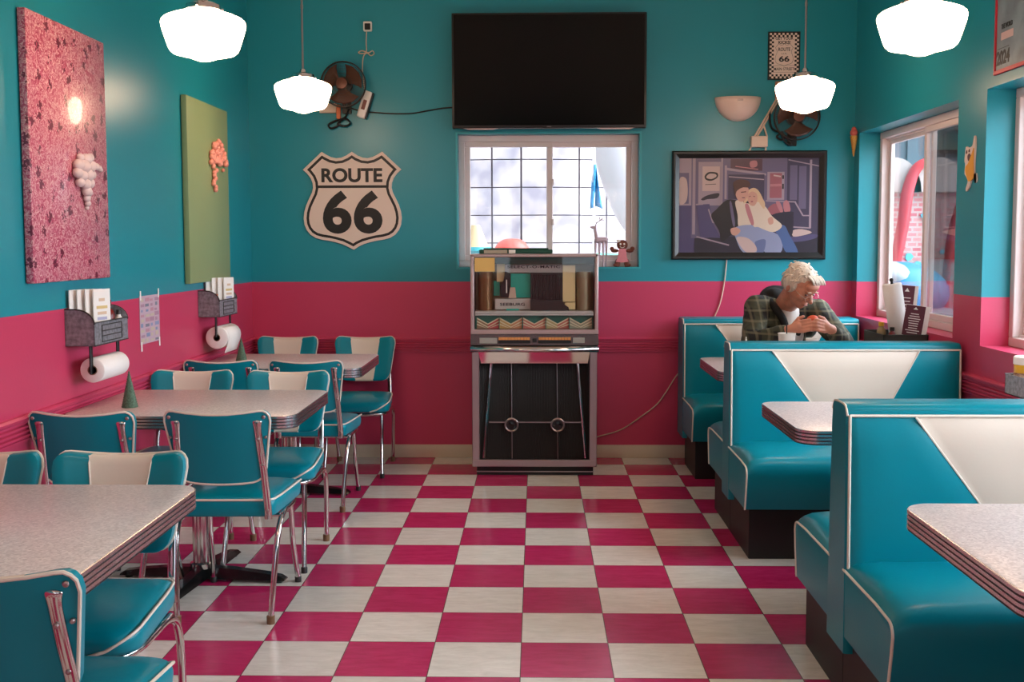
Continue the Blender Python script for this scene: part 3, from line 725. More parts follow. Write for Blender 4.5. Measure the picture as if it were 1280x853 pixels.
# framed poster
def poster():
    t = thing('framed_picture', 'black framed poster of a couple sitting together in a subway car', 'picture', (1.363, YB, 1.642), 0)
    W, H = .492, .347
    bm = NB(); f = .046
    out = [(-W, -H), (W, -H), (W, H), (-W, H)]; inn = [(-W+f, -H+f), (W-f, -H+f), (W-f, H-f), (-W+f, H-f)]
    rings = []
    for P, d in ((out, .001), (out, .022), (offset_poly(out, .008), .032), (offset_poly(out, .020), .030), (inn, .014), (inn, .008)):
        rings.append([bm.verts.new(Bk @ Vector((x, y, d))) for x, y in P])
    for A, B in zip(rings, rings[1:]):
        for k in range(4): bm.faces.new((A[k], A[(k+1) % 4], B[(k+1) % 4], B[k]))
    obj('frame', bm, mat('black_frame', (22, 20, 20), .38), t, smooth=20)
    cols = dict(bg=(56, 48, 70), mid=(92, 82, 106), light=(142, 124, 134), pale=(176, 150, 144), dk=(36, 30, 44), blk=(26, 22, 26), skin=(180, 132, 116), hair=(70, 42, 36), blond=(190, 156, 124), shirt=(192, 172, 154), jean=(126, 130, 156), jean2=(90, 96, 130), blue=(66, 86, 128), maroon=(74, 46, 60), red=(140, 80, 88), seat=(70, 62, 96), pink=(164, 104, 108))
    names = list(cols); mats = [mat('poster_'+k, v, .4) for k, v in cols.items()]
    bm = NB(); iw, ih = W-f, H-f; layer = [0]
    def pl(c, pts):
        layer[0] += 1; d = .0085+layer[0]*.00007
        v = [bm.verts.new(Bk @ Vector((-iw+2*iw*(x-122)/768, ih-2*ih*(y-120)/520, d))) for x, y in pts]
        g = bm.faces.new(v); g.material_index = names.index(c)
    def bl(c, pts, n=5): pl(c, [(p.x, p.y) for p in smooth_path([(x, y, 0) for x, y in pts], n, True)])
    def rc(c, a, b, e, f_): pl(c, [(a, b), (e, b), (e, f_), (a, f_)])
    def ln(c, a, b, w):
        a, b = Vector(a), Vector(b); n = (b-a).normalized(); n = Vector((-n.y, n.x))*w/2; pl(c, [tuple(a+n), tuple(b+n), tuple(b-n), tuple(a-n)])
    rc('bg', 122, 120, 890, 640)
    rc('light', 122, 120, 190, 380); rc('mid', 122, 200, 176, 370); bl('pale', [(124, 235), (160, 232), (170, 300), (160, 360), (124, 366)]); rc('seat', 122, 380, 210, 640)
    rc('mid', 190, 120, 360, 560); rc('light', 196, 120, 212, 540); rc('light', 228, 140, 352, 380); rc('pale', 250, 165, 345, 300)
    bl('blk', [(262, 218), (285, 196), (330, 200), (333, 225), (300, 244), (270, 238)]); bl('pale', [(272, 220), (290, 205), (322, 208), (325, 222), (300, 234), (276, 230)]); ln('blk', (265, 265), (325, 262), 3)
    bl('dk', [(244, 345), (275, 325), (330, 312), (345, 318), (330, 340), (280, 345), (256, 352)], 3)
    rc('mid', 360, 120, 600, 400); rc('light', 372, 160, 384, 345); rc('maroon', 404, 124, 578, 190); ln('pink', (430, 165), (555, 182), 5); bl('pink', [(510, 140), (545, 135), (548, 165), (515, 172)], 3)
    pl('light', [(380, 172), (600, 205), (598, 216), (380, 186)]); rc('bg', 392, 210, 590, 345); ln('light', (395, 222), (588, 238), 6)
    rc('mid', 600, 120, 715, 400); rc('light', 606, 196, 700, 350); rc('red', 620, 203, 686, 340); ln('pink', (622, 270), (684, 268), 14); ln('pale', (640, 215), (680, 222), 8); rc('blk', 688, 215, 697, 235); rc('blk', 688, 262, 697, 290)
    rc('bg', 715, 130, 890, 540); rc('mid', 730, 160, 770, 350); rc('mid', 780, 165, 820, 400); rc('light', 838, 130, 850, 505); ln('light', (760, 362), (805, 438), 8); ln('light', (805, 437), (845, 437), 7); ln('light', (750, 500), (848, 506), 7); ln('light', (600, 355), (765, 362), 7); ln('light', (720, 130), (888, 165), 6)
    rc('light', 352, 120, 362, 575)
    pl('dk', [(210, 560), (890, 540), (890, 640), (210, 640)]); pl('seat', [(215, 375), (290, 372), (310, 480), (355, 560), (240, 555)]); ln('light', (215, 375), (255, 372), 8); ln('light', (285, 400), (310, 475), 8); ln('light', (310, 473), (350, 478), 8); ln('light', (220, 552), (400, 600), 8)
    bl('seat', [(700, 560), (870, 540), (880, 560), (800, 580), (720, 580)]); bl('pale', [(750, 520), (800, 512), (855, 530), (800, 548), (752, 552)], 3)
    bl('red', [(610, 400), (650, 370), (690, 400), (680, 430), (630, 430)]); bl('pink', [(655, 365), (675, 362), (695, 410), (680, 418)]); bl('pink', [(695, 370), (712, 352), (728, 370), (734, 412), (704, 418)]); bl('dk', [(640, 430), (740, 415), (752, 440), (745, 545), (690, 500), (640, 470)])
    # man: jacket, shirt, head, jeans ; woman: coat, hair, jeans
    bl('blk', [(330, 400), (385, 350), (440, 352), (520, 370), (525, 440), (500, 495), (440, 520), (360, 580), (345, 520), (300, 440)])
    bl('shirt', [(432, 358), (475, 360), (500, 420), (520, 490), (455, 502), (445, 430)]); bl('mid', [(400, 370), (412, 366), (432, 480), (420, 490)], 3)
    bl('jean', [(430, 505), (520, 488), (620, 520), (688, 560), (685, 640), (600, 640), (590, 600), (555, 610), (556, 640), (480, 640), (440, 570)]); bl('jean2', [(545, 580), (600, 570), (590, 640), (556, 640), (548, 610)]); bl('pale', [(440, 560), (500, 560), (545, 600), (550, 636), (490, 636)], 4)
    bl('blue', [(640, 500), (700, 490), (730, 540), (780, 640), (715, 640), (680, 560)])
    bl('blond', [(478, 372), (490, 312), (528, 284), (562, 304), (590, 370), (560, 380), (530, 340), (505, 350)])
    bl('shirt', [(478, 375), (520, 372), (560, 362), (600, 390), (635, 440), (690, 492), (640, 528), (560, 500), (530, 490)]); bl('pink', [(485, 380), (505, 378), (535, 470), (525, 490), (505, 450)]); bl('blond', [(560, 330), (592, 360), (590, 400), (560, 360)])
    bl('skin', [(498, 330), (520, 304), (548, 316), (552, 352), (536, 382), (510, 374)]); bl('red', [(516, 358), (524, 355), (530, 359), (522, 364)], 3); ln('hair', (506, 332), (516, 330), 3); ln('hair', (530, 330), (540, 332), 3)
    bl('hair', [(424, 290), (420, 255), (450, 238), (500, 245), (510, 275), (488, 285), (440, 300), (432, 330)]); bl('skin', [(436, 290), (470, 278), (502, 285), (500, 325), (480, 356), (452, 356), (434, 325)]); bl('hair', [(424, 285), (440, 250), (506, 252), (506, 280), (470, 282), (440, 300), (432, 320)]); ln('hair', (462, 308), (490, 305), 5); ln('maroon', (468, 338), (484, 338), 4)
    bl('skin', [(408, 510), (440, 502), (462, 520), (440, 545), (415, 540)]); bl('skin', [(612, 455), (635, 445), (642, 478), (620, 486)])
    obj('print', bm, mats, t, smooth=0)
poster()

# sconce
t = thing('wall_sconce', 'half-bowl frosted white wall sconce beside the small checkered sign', 'lamp', (1.285, YB, 2.325))
bm = NB(); R_ = 10; S_ = 24; rows = []
for i in range(R_+1):
    a = PI/2*i/R_; rows.append([bm.verts.new((-.147*math.cos(a)*math.cos(PI*k/S_), -.095*math.cos(a)*math.sin(PI*k/S_)-.001, -.150*math.sin(a)**1.0)) for k in range(S_+1)])
for A, B in zip(rows, rows[1:]):
    for k in range(S_):
        bm.faces.new((A[k], A[k+1], B[k+1], B[k]))
bmesh.ops.remove_doubles(bm, verts=bm.verts, dist=.0003)
o = obj('bowl', bm, mat('frosted_bowl', (226, 200, 186), .35), t, smooth=60); md = o.modifiers.new('thick', 'SOLIDIFY'); md.thickness = .004; md.offset = -1
bm = NB(); add_box(bm, -.018, .018, -.099, -.092, -.030, -.018, 0, .002, 1); obj('clip', bm, M_alu, t)
bm = NB(); add_box(bm, -.05, .05, -.02, -.001, -.09, -.01, 0, .003, 1); obj('wall_plate', bm, M_alu, t)

# wall fans
def make_fan():
    t = thing('wall_fan', '', 'fan')
    bm = NB(); R_ = .142
    for rr, y in ((R_, 0), (R_, -.012), (R_, -.022), (R_*.97, -.040), (R_*.92, -.047), (R_*.86, -.052), (R_*.79, -.055), (R_*.72, -.058), (R_*.65, -.060), (R_*.58, -.062), (R_*.44, -.064), (R_*.3, -.066)):
        add_tube(bm, [(rr*math.cos(2*PI*k/40), y, rr*math.sin(2*PI*k/40)) for k in range(40)], .0011 if rr < R_ else .0035, 5, closed=True)
    for k in range(72):
        a = 2*PI*k/72; add_tube(bm, [(rr*math.cos(a), y, rr*math.sin(a)) for rr, y in ((R_, 0), (R_, -.025), (R_*.95, -.042), (R_*.8, -.055), (R_*.5, -.063), (R_*.22, -.067))], .0009, 4)
    obj('grille', bm, mat('fan_wire', (60, 52, 48), .35, .6), t)
    bm = NB(); add_lathe(bm, [(0, .0), (.036, .002), (.034, .008), (0, .012)], 24, mtx=Matrix.Translation((0, -.064, 0)) @ Matrix.Rotation(PI/2, 4, 'X')); obj('badge', bm, mat('fan_badge', (92, 52, 38), .35, .3), t)
    bm = NB()
    for k in range(3):
        a0 = 2*PI*k/3+.6; G = []
        for i in range(7):
            r = .03+.095*i/6; G.append([bm.verts.new((r*math.cos(a0+s*(.55+.30*i/6)), -.030+.014*s, r*math.sin(a0+s*(.55+.30*i/6)))) for s in (-1, -.5, 0, .5, 1)])
        for A, B in zip(G, G[1:]):
            for j in range(4): bm.faces.new((A[j], A[j+1], B[j+1], B[j]))
    o = obj('blades', bm, mat('amber_blades', (104, 62, 44), .25), t, smooth=60); md = o.modifiers.new('thick', 'SOLIDIFY'); md.thickness = .002
    bm = NB(); add_lathe(bm, [(0, .02), (.03, .02), (.034, .0), (0, -.0)], 20, mtx=Matrix.Translation((0, -.02, 0)) @ Matrix.Rotation(PI/2, 4, 'X')); add_lathe(bm, [(0, 0), (.045, .004), (.05, .02), (.05, .06), (.03, .075), (0, .078)], 24, mtx=Matrix.Translation((0, .078, 0)) @ Matrix.Rotation(PI/2, 4, 'X')); obj('motor', bm, mat('motor_brown', (52, 38, 32), .4), t)
    bm = NB(); add_tube(bm, [(0, .05, -.02), (0, .06, -.10), (0, .10, -.13)], .010, 8); add_box(bm, -.03, .03, .108, .118, -.17, -.09, 0, .003, 1); obj('bracket', bm, M_black, t)
    return t
fan0 = make_fan(); fan0.location = (-1.215, YB-.12, 2.405); fan0['label'] = 'round black wire wall fan behind the pendant lamp above the shield sign'; fan0['group'] = 'round wall fans'
dup(fan0, (1.632, YB-.12, 2.188), 0, 'round black wire wall fan above the right end of the framed poster', 'round wall fans')

def cord(name, pts, r, m, label, cat='cord', group=None):
    bm = NB(); add_tube(bm, smooth_path(pts, 6), r, 6); return tag(obj(name, bm, m, smooth=60), label, cat, group)
t = thing('wall_camera', 'tiny white square camera on the wall above the coiled cable', 'camera', (-1.073, YB, 2.785))
bm = NB(); add_box(bm, -.027, .027, -.035, -.001, -.030, .030, 0, .006, 2); obj('housing', bm, M_white, t)
bm = NB(); add_box(bm, -.017, .020, -.038, -.034, -.024, .016, 0, .003, 1); obj('lens', bm, M_blackgl, t)
y = YB-.006
cord('white_cable', [(-1.082, y, 2.757), (-1.086, y, 2.69), (-1.086, y, 2.63), (-1.11, y-.01, 2.615), (-1.135, y-.008, 2.622), (-1.11, y-.014, 2.632), (-1.07, y-.012, 2.62), (-1.045, y-.01, 2.632), (-1.035, y-.008, 2.615), (-1.055, y-.01, 2.602), (-1.08, y-.012, 2.618), (-1.105, y, 2.595), (-1.112, y, 2.52), (-1.105, y, 2.45), (-1.10, y, 2.39)], .0035, M_beige, 'thin white cable knotted between the tiny camera and the white adapter box')
t = thing('adapter_box', 'slanted white plastic box mounted beside the wall fan near the shield sign', 'power adapter', (-1.095, YB, 2.29))
Rt = Matrix.Rotation(math.radians(18), 4, 'Y')
bm = NB(); add_box(bm, -.028, .028, -.06, -.001, -.088, .088, 0, .012, 3, Rt); obj('housing', bm, M_white, t)
bm = NB(); add_box(bm, -.012, .012, -.063, -.058, -.035, .028, 0, .002, 1, Rt); obj('switch', bm, mat('red_switch', (110, 52, 46), .4), t)
bm = NB(); add_box(bm, .0285, .036, -.056, -.005, -.086, .086, 0, .002, 1, Rt); obj('side_strip', bm, M_dark, t)
cord('television_cable', [(-1.20, y-.01, 2.275), (-1.12, y, 2.252), (-1.03, y, 2.243), (-.92, y, 2.235), (-.80, y, 2.236), (-.70, y, 2.252), (-.60, y, 2.268), (-.525, y-.01, 2.272)], .0045, M_black, 'thin black cable running along the wall from the fan to the television')
t = thing('wall_outlet', 'pale double wall outlet with an orange adapter plugged in under the fan', 'outlet', (-1.335, YB, 2.27))
bm = NB(); add_box(bm, -.055, .055, -.03, -.001, -.03, .03, 0, .003, 1); obj('cover', bm, M_beige, t)
bm = NB(); add_box(bm, .058, .082, -.045, -.008, -.07, .02, 0, .004, 1); obj('adapter', bm, M_orange, t)
cord('bundled_wire', [(-1.27, y, 2.24), (-1.26, y-.02, 2.17), (-1.31, y-.03, 2.14), (-1.33, y-.02, 2.165), (-1.28, y-.02, 2.19), (-1.22, y-.03, 2.20), (-1.19, y-.03, 2.175), (-1.22, y-.02, 2.155), (-1.27, y-.03, 2.17), (-1.22, y-.02, 2.215), (-1.20, y, 2.27)], .007, M_black, 'bundled black power cord hanging under the fan near the shield sign', group='bundled fan cords')
cord('bundled_wire', [(1.50, y, 2.27), (1.485, y-.02, 2.20), (1.50, y-.02, 2.13), (1.55, y-.02, 2.10), (1.53, y-.03, 2.075), (1.56, y-.03, 2.055), (1.585, y-.02, 2.075), (1.56, y-.02, 2.10), (1.58, y-.03, 2.045), (1.62, y-.03, 2.02), (1.605, y-.02, 2.05), (1.56, y-.02, 2.11)], .007, M_black, 'bundled black power cord hanging under the fan above the poster', group='bundled fan cords')
t = thing('junction_box', 'cream double outlet box with slanting conduit above the framed poster', 'outlet', (1.42, YB, 2.045))
bm = NB(); add_box(bm, -.052, .052, -.045, -.001, -.035, .035, 0, .004, 1); obj('cover', bm, M_beige, t)
bm = NB()
for dx in (0, .016): add_tube(bm, [(-.03+dx, -.02, .03), (.12+dx, -.02, .29)], .006, 8)
add_tube(bm, [(-.045, -.012, -.03), (-.07, -.012, -.075)], .005, 8); add_tube(bm, [(.045, -.012, -.03), (.045, -.012, -.055)], .006, 8)
add_tube(bm, [(.03, -.02, .10), (.052, -.02, .03)], .006, 8)
obj('conduit', bm, M_beige, t)
bm = NB(); add_box(bm, .10, .145, -.02, -.001, .27, .38, 0, .003, 1); obj('upper_box', bm, mat('box_tan', (176, 130, 108), .5), t)
y = YB-.007
cord('power_cable', [(1.228, y, 1.30), (1.215, y, 1.16), (1.19, y, 1.02), (1.155, y, .93), (1.10, y, .80), (1.0, y, .65), (.91, y, .54), (.80, y, .37), (.68, y, .27), (.55, y, .185), (.42, y, .145), (.37, y, .13)], .0042, M_beige, 'white cord running down the wall from the poster to the jukebox')

# window sill figures
t = thing('gingerbread_figure', 'brown gingerbread girl in a pink dress standing on the back window sill', 'figurine', (.558, YB+.04, WB[2]))
bm = NB(); by = -.010
for c, r in (((0, by, .142), (.036, .010, .034)), ((0, by, .085), (.026, .010, .045)), ((-.048, by, .105), (.026, .009, .013)), ((.048, by, .105), (.026, .009, .013)), ((-.066, by, .118), (.015, .009, .014)), ((.066, by, .118), (.015, .009, .014)), ((-.030, by, .024), (.018, .010, .03)), ((.030, by, .024), (.018, .010, .03)), ((-.038, by, .012), (.020, .010, .012)), ((.038, by, .012), (.020, .010, .012))): add_ball(bm, c, r, 0, 16)
obj('body', bm, mat('gingerbread', (112, 54, 38), .6), t, smooth=60)
bm = NB(); add_prism(bm, [(-.022, .118), (.022, .118), (.030, .06), (.042, .034), (.0, .028), (-.042, .034), (-.030, .06)], .021, .026, 0, Bk); obj('dress', bm, mat('dress_pink', (214, 130, 140), .6), t)
bm = NB()
for x in (-.012, .012): add_ball(bm, (x, -.021, .148), (.006, .003, .007), 0, 8)
add_tube(bm, smooth_path([(-.016, -.021, .132), (0, -.022, .124), (.016, -.021, .132)], 4), .002, 5); add_ball(bm, (-.026, -.016, .170), (.014, .006, .010), 0, 8)
obj('face_icing', bm, M_white, t)
t = thing('deer_figurine', 'pale lilac standing deer figurine with antlers on the back window sill', 'figurine', (.415, YB+.045, WB[2]))
M_deer = mat('lilac_ceramic', (196, 172, 184), .35)
bm = NB()
for x, dx in ((-.030, 0), (-.008, .004), (.022, 0), (.040, .002)): add_tube(bm, [(x, (.008 if x in (-.008, .04) else -.008), 0), (x+dx, 0, .09), (x+dx, 0, .17)], [.005, .006, .010], 8)
add_cone(bm, (-.02, 0, .175), (.034, 0, .178), .020, .017); add_cone(bm, (-.022, 0, .185), (-.034, 0, .25), .014, .009); add_cone(bm, (-.034, 0, .255), (-.060, -.006, .258), .012, .006)
add_cone(bm, (-.03, 0, .262), (-.020, .01, .272), .004, .002); add_cone(bm, (.046, 0, .185), (.054, 0, .175), .006, .003)
obj('body', bm, M_deer, t, smooth=60)
bm = NB()
for s in (-1, 1):
    add_tube(bm, smooth_path([(-.034, s*.004, .262), (-.022, s*.01, .285), (0, s*.016, .30), (.018, s*.02, .318)], 3), .0028, 6); add_tube(bm, [(-.022, s*.01, .285), (-.036, s*.012, .30)], .0022, 6); add_tube(bm, [(0, s*.016, .30), (-.004, s*.016, .322)], .0022, 6); add_tube(bm, [(.006, s*.018, .306), (.026, s*.016, .304)], .0022, 6)
obj('antlers', bm, M_deer, t, smooth=60)

# ---------------------------------------------------------------- jukebox
def jukebox():
    t = thing('jukebox', 'vintage glass-topped metal jukebox standing below the back window', 'jukebox', (-.0105, 6.42, 0))
    k1 = .000838
    X1 = lambda c: (c-556)*k1
    Z1 = lambda c: 1.338-(c-102)*k1
    k2 = .001004
    X2 = lambda c: (c-464.5)*k2
    Z2 = lambda c: .762-(c-90)*k2
    def B(bm, xa, xb, y0, y1, za, zb, mi=0, r=0): add_box(bm, xa, xb, y0, y1, za, zb, mi, r, 1)
    # cabinet shell
    bm = NB(); B(bm, -.365, .365, .14, .50, .075, 1.325, 0, .004); obj('cabinet', bm, mat('cabinet_green', (34, 46, 44), .45), t)
    bm = NB(); B(bm, -.35, .355, .03, .46, 0, .05); B(bm, -.352, .357, .025, .03, .018, .024, 1); obj('plinth', bm, [M_kick, M_alu], t)
    # glass hood frame
    bm = NB(); f = .022
    B(bm, X1(100), X1(125), -.01, .30, Z1(655), Z1(102), 0, .004); B(bm, X1(986), X1(1010), -.01, .30, Z1(655), Z1(102), 0, .004)
    B(bm, X1(100), X1(1010), -.01, .30, Z1(122), Z1(100), 0, .004); B(bm, X1(100), X1(1012), -.012, .03, Z1(672), Z1(638), 0, .003)
    obj('hood_frame', bm, mat('hood_metal', (196, 172, 168), .35, .75), t)
    bm = NB(); B(bm, X1(125), X1(986), -.002, .001, Z1(638), Z1(122)); obj('hood_glass', bm, M_glass, t, smooth=0)
    bm = NB(); B(bm, X1(130), X1(980), .128, .14, Z1(636), Z1(124)); B(bm, X1(126), X1(980), .02, .14, Z1(170), Z1(124), 1)
    obj('mechanism_back', bm, [mat('mech_back', (150, 138, 108), .6), mat('mech_green', (36, 58, 52), .5)], t, smooth=0)
    bm = NB(); B(bm, X1(340), X1(760), .085, .10, Z1(236), Z1(176), 0, .002); B(bm, X1(272), X1(528), .06, .09, Z1(500), Z1(422), 0, .002)
    plate = obj('name_plate', bm, mat('plate_grey', (186, 178, 172), .5), t)
    bm = NB(); add_text(bm, 'SELECT-O-MATIC', X1(550), Z1(191), .315, .016, .0852-.17, 0, BACK(0) @ Matrix.Identity(4), .03, .0008) if False else None
    add_text(bm, 'SELECT-O-MATIC', X1(550), Z1(193), .318, .017, 0, 0, BACK(.0848), .02, .0008, 1.15); add_text(bm, 'SEEBURG', X1(398), Z1(462), .150, .018, 0, 0, BACK(.0598), .02, .0008, 1.05)
    obj('lettering', bm, M_ink, plate, smooth=0)
    bm = NB(); B(bm, X1(385), X1(528), .10, .112, Z1(416), Z1(243)); B(bm, X1(262), X1(305), .10, .112, Z1(402), Z1(295)); B(bm, X1(355), X1(445), .055, .07, Z1(516), Z1(494)); obj('teal_panel', bm, mat('mech_teal', (20, 170, 150), .4), t, smooth=0)
    bm = NB(); B(bm, X1(528), X1(760), .07, .12, Z1(505), Z1(235)); add_prism(bm, [(X1(528), Z1(505)), (X1(805), Z1(505)), (X1(800), Z1(482)), (X1(770), Z1(462)), (X1(755), Z1(430)), (X1(528), Z1(430))], -.07, -.02, 0, BACK(0)); obj('record_rack', bm, mat('rack_dark', (36, 30, 28), .45), t, smooth=0)
    bm = NB()
    for i in range(14): x = X1(540+i*15); B(bm, x, x+.004, .066, .07, Z1(480), Z1(250))
    obj('records', bm, M_blackgl, t)['kind'] = 'stuff'
    bm = NB(); B(bm, X1(760), X1(850), .075, .12, Z1(445), Z1(182)); B(bm, X1(775), X1(850), .06, .10, Z1(500), Z1(450)); B(bm, X1(285), X1(345), .085, .12, Z1(300), Z1(172)); obj('cream_column', bm, mat('mech_cream', (226, 204, 150), .5), t, smooth=0)
    bm = NB(); cyl = lambda c0, c1, y, z0, z1, mi: add_lathe(bm, [(0, z0), ((c1-c0)/2*k1, z0), ((c1-c0)/2*k1, z1), (0, z1)], 28, mi, Matrix.Translation((X1((c0+c1)/2), y, 0)))
    cyl(150, 256, .085, Z1(505), Z1(225), 0); cyl(858, 966, .085, Z1(505), Z1(225), 1); obj('side_cylinder', bm, [mat('mech_brown', (120, 84, 50), .35, .5), mat('mech_tan', (150, 136, 108), .35, .5)], t, smooth=50)
    bm = NB(); add_prism(bm, [(X1(312), Z1(410)), (X1(372), Z1(410)), (X1(385), Z1(240)), (X1(345), Z1(225)), (X1(335), Z1(290)), (X1(310), Z1(330))], -.09, -.06, 0, BACK(0)); B(bm, X1(352), X1(360), .052, .06, Z1(380), Z1(285), 1); obj('tone_arm', bm, [M_black, M_white], t)
    bm = NB(); add_prism(bm, [(X1(370), Z1(416)), (X1(426), Z1(416)), (X1(418), Z1(340)), (X1(382), Z1(340))], -.058, -.048, 0, BACK(0)); obj('tag', bm, mat('tag_pinkish', (196, 170, 150), .5), t)
    bm = NB(); add_box(bm, X1(130), X1(980), .004, .10, Z1(528), Z1(506), 0, .003, 1); B(bm, X1(130), X1(980), .004, .006, Z1(538), Z1(528)); obj('shelf_bar', bm, mat('satin_shelf', (190, 190, 186), .4, .3), t)
    bm = NB(); cols = [((150, 120, 90), (196, 84, 84)), ((200, 160, 96), (206, 140, 100)), ((206, 120, 106), (206, 130, 110)), ((190, 170, 120), (196, 112, 98)), ((160, 160, 136), (160, 160, 136))]
    mm = [mat('rack_teal', (40, 110, 96), .5), mat('strip_cream', (226, 214, 180), .5)]
    B(bm, X1(130), X1(980), .05, .055, Z1(636), Z1(538), 0)
    for i, (a, b) in enumerate(((142, 300), (306, 467), (475, 635), (641, 803), (809, 968))):
        mm += [mat('titles_l%d' % i, cols[i][0], .5), mat('titles_r%d' % i, cols[i][1], .5)]; mid = (a+b)/2
        for s in (0, 1):
            xa, xb = (a, mid) if s == 0 else (b, mid)
            add_prism(bm, [(X1(xa), Z1(636)), (X1(xb), Z1(636)), (X1(xb), Z1(600)), (X1(xa), Z1(556))], -.05, -.046, 2+2*i+s, BACK(0))
            for j in range(3):
                z = 556+j*22; add_prism(bm, [(X1(xa), Z1(min(636, z+10))), (X1(xb), Z1(min(636, z+52))), (X1(xb), Z1(min(636, z+44))), (X1(xa), Z1(z))], -.046, -.045, 1, BACK(0))
    for c in (136, 303, 471, 638, 806, 973): B(bm, X1(c)-.002, X1(c)+.002, .03, .05, Z1(636), Z1(545), 0)
    obj('title_rack', bm, mm, t, smooth=0)
    # selector panel
    bm = NB(); add_prism(bm, [(X1(100), Z1(748)), (X1(1014), Z1(748)), (X1(1010), Z1(672)), (X1(102), Z1(672))], .0, .02, 0, BACK(0)); sel = obj('selector_panel', bm, mat('selector_chrome', (120, 116, 114), .25, .9), t)
    bm = NB()
    for a, b in ((300, 525), (585, 815)):
        for i in range(10): w = (b-a)/10; B(bm, X1(a+i*w+1), X1(a+(i+1)*w-1), -.027, -.02, Z1(711), Z1(692), 0, .001)
        B(bm, X1(a-2), X1(b+2), -.0225, -.02, Z1(736), Z1(713), 1)
    B(bm, X1(543), X1(572), -.026, -.02, Z1(728), Z1(700), 1)
    obj('buttons', bm, [mat('amber_button', (224, 150, 84), .4), M_black], sel)
    bm = NB(); B(bm, X1(165), X1(290), -.022, -.02, Z1(736), Z1(696)); B(bm, X1(830), X1(914), -.022, -.02, Z1(733), Z1(694)); lab = obj('instruction_plate', bm, mat('label_grey', (160, 158, 150), .45), sel)
    # chrome lip: rolled edge then a slanted apron mirroring the floor
    bm = NB(); prof = [(-.012, .797), (-.038, .790), (-.052, .778), (-.055, .765), (-.050, .757)]
    A = [bm.verts.new((-.382, y, z)) for y, z in prof]; Bv = [bm.verts.new((.382, y, z)) for y, z in prof]
    for i in range(len(A)-1): bm.faces.new((A[i], A[i+1], Bv[i+1], Bv[i]))
    o = obj('chrome_lip', bm, M_chrome, t, smooth=60); md = o.modifiers.new('thick', 'SOLIDIFY'); md.thickness = .003; bm = NB()
    q = [(-.335, -.050, .757), (.330, -.050, .757), (.318, -.030, .688), (-.318, -.030, .688)]
    f_ = [bm.verts.new(p) for p in q]; b_ = [bm.verts.new((x, y+.012, z)) for x, y, z in q]; bm.faces.new(f_); bm.faces.new(b_[::-1])
    for k in range(4): bm.faces.new((f_[k], f_[(k+1) % 4], b_[(k+1) % 4], b_[k]))
    obj('chrome_apron', bm, mat('apron_chrome', (235, 225, 225), .08, 1), t, smooth=0)
    # side posts and bottom rail
    bm = NB(); 
    for s in (-1, 1): B(bm, s*.375, s*.330, -.01, .14, .060, .757, 0, .003)
    B(bm, -.375, .375, -.012, .05, .058, .100, 0, .003); obj('front_frame', bm, M_alu, t)
    # recessed grille
    bm = NB(); x0, x1, z0, z1 = -.330, .330, .10, .757; n = 140
    def gy(z): return .075-.065*(z1-z)/(z1-z0)
    xs = [x0+(x1-x0)*i/n for i in range(n+1)]
    A = [bm.verts.new((x, gy(z0)+(.003 if i % 2 else 0), z0)) for i, x in enumerate(xs)]; Bv = [bm.verts.new((x, gy(z1)+(.003 if i % 2 else 0), z1)) for i, x in enumerate(xs)]
    for i in range(n): bm.faces.new((A[i], A[i+1], Bv[i+1], Bv[i]))
    g = obj('grille', bm, mat('grille_mesh', (50, 46, 44), .45, .5), t, smooth=0)
    bm = NB()
    for xa, xb in ((X2(205), X2(160)), (X2(724), X2(772))):
        bm = NB(); add_tube(bm, [(xa, gy(.68)-.012, .68), (xb, gy(.11)-.012, .11)], .010, 6, flat=(.5, .8)); obj('slanted_bar', bm, M_chrome, t)
    bm = NB()
    for c in (325, 600): add_tube(bm, [(X2(c), gy(.70)-.006, .70), (X2(c+5), gy(.105)-.006, .105)], .0028, 6)
    add_tube(bm, [(X2(190), gy(.322)-.008, .324), (X2(745), gy(.322)-.008, .324)], .005, 6); obj('divider', bm, M_alu, t)
    for c in (327, 604):
        Mx = Matrix.Translation((X2(c), gy(.31)-.010, .310)) @ Matrix.Rotation(PI/2, 4, 'X')
        bm = NB(); add_lathe(bm, [(.033, 0), (.043, 0), (.043, .016), (.038, .020), (.033, .016), (.033, 0)], 28, 0, Mx); add_lathe(bm, [(0, -.0), (.034, -.0), (.034, .004), (.010, .002), (0, .008)], 24, 1, Mx); obj('round_boss', bm, [M_alu, M_blackgl], t, smooth=40)
    return t
jukebox()
bm = NB(); add_box(bm, X_ := -.366, -.246, 6.4055, 6.4085, 1.236, 1.318); tag(obj('paper_note', bm, mat('yellow_paper', (226, 186, 108), .7)), 'yellow paper note stuck in the upper corner of the jukebox glass', 'note')
bm = NB(); add_box(bm, -.345, .10, 6.52, 6.70, 1.341, 1.365, 0, .004, 1); add_box(bm, -.32, .075, 6.54, 6.68, 1.365, 1.374, 0, .003, 1)
o = tag(obj('green_box', bm, mat('dark_green_card', (14, 74, 58), .5)), 'flat dark green box lying on top of the jukebox', 'box')
bm = NB(); add_box(bm, -.315, -.175, 6.512, 6.519, 1.343, 1.364); obj('label_strip', bm, mat('strip_tan', (170, 160, 140), .5), o); bm = NB(); add_box(bm, -.165, -.125, 6.512, 6.519, 1.343, 1.364); obj('white_tab', bm, M_white, o)

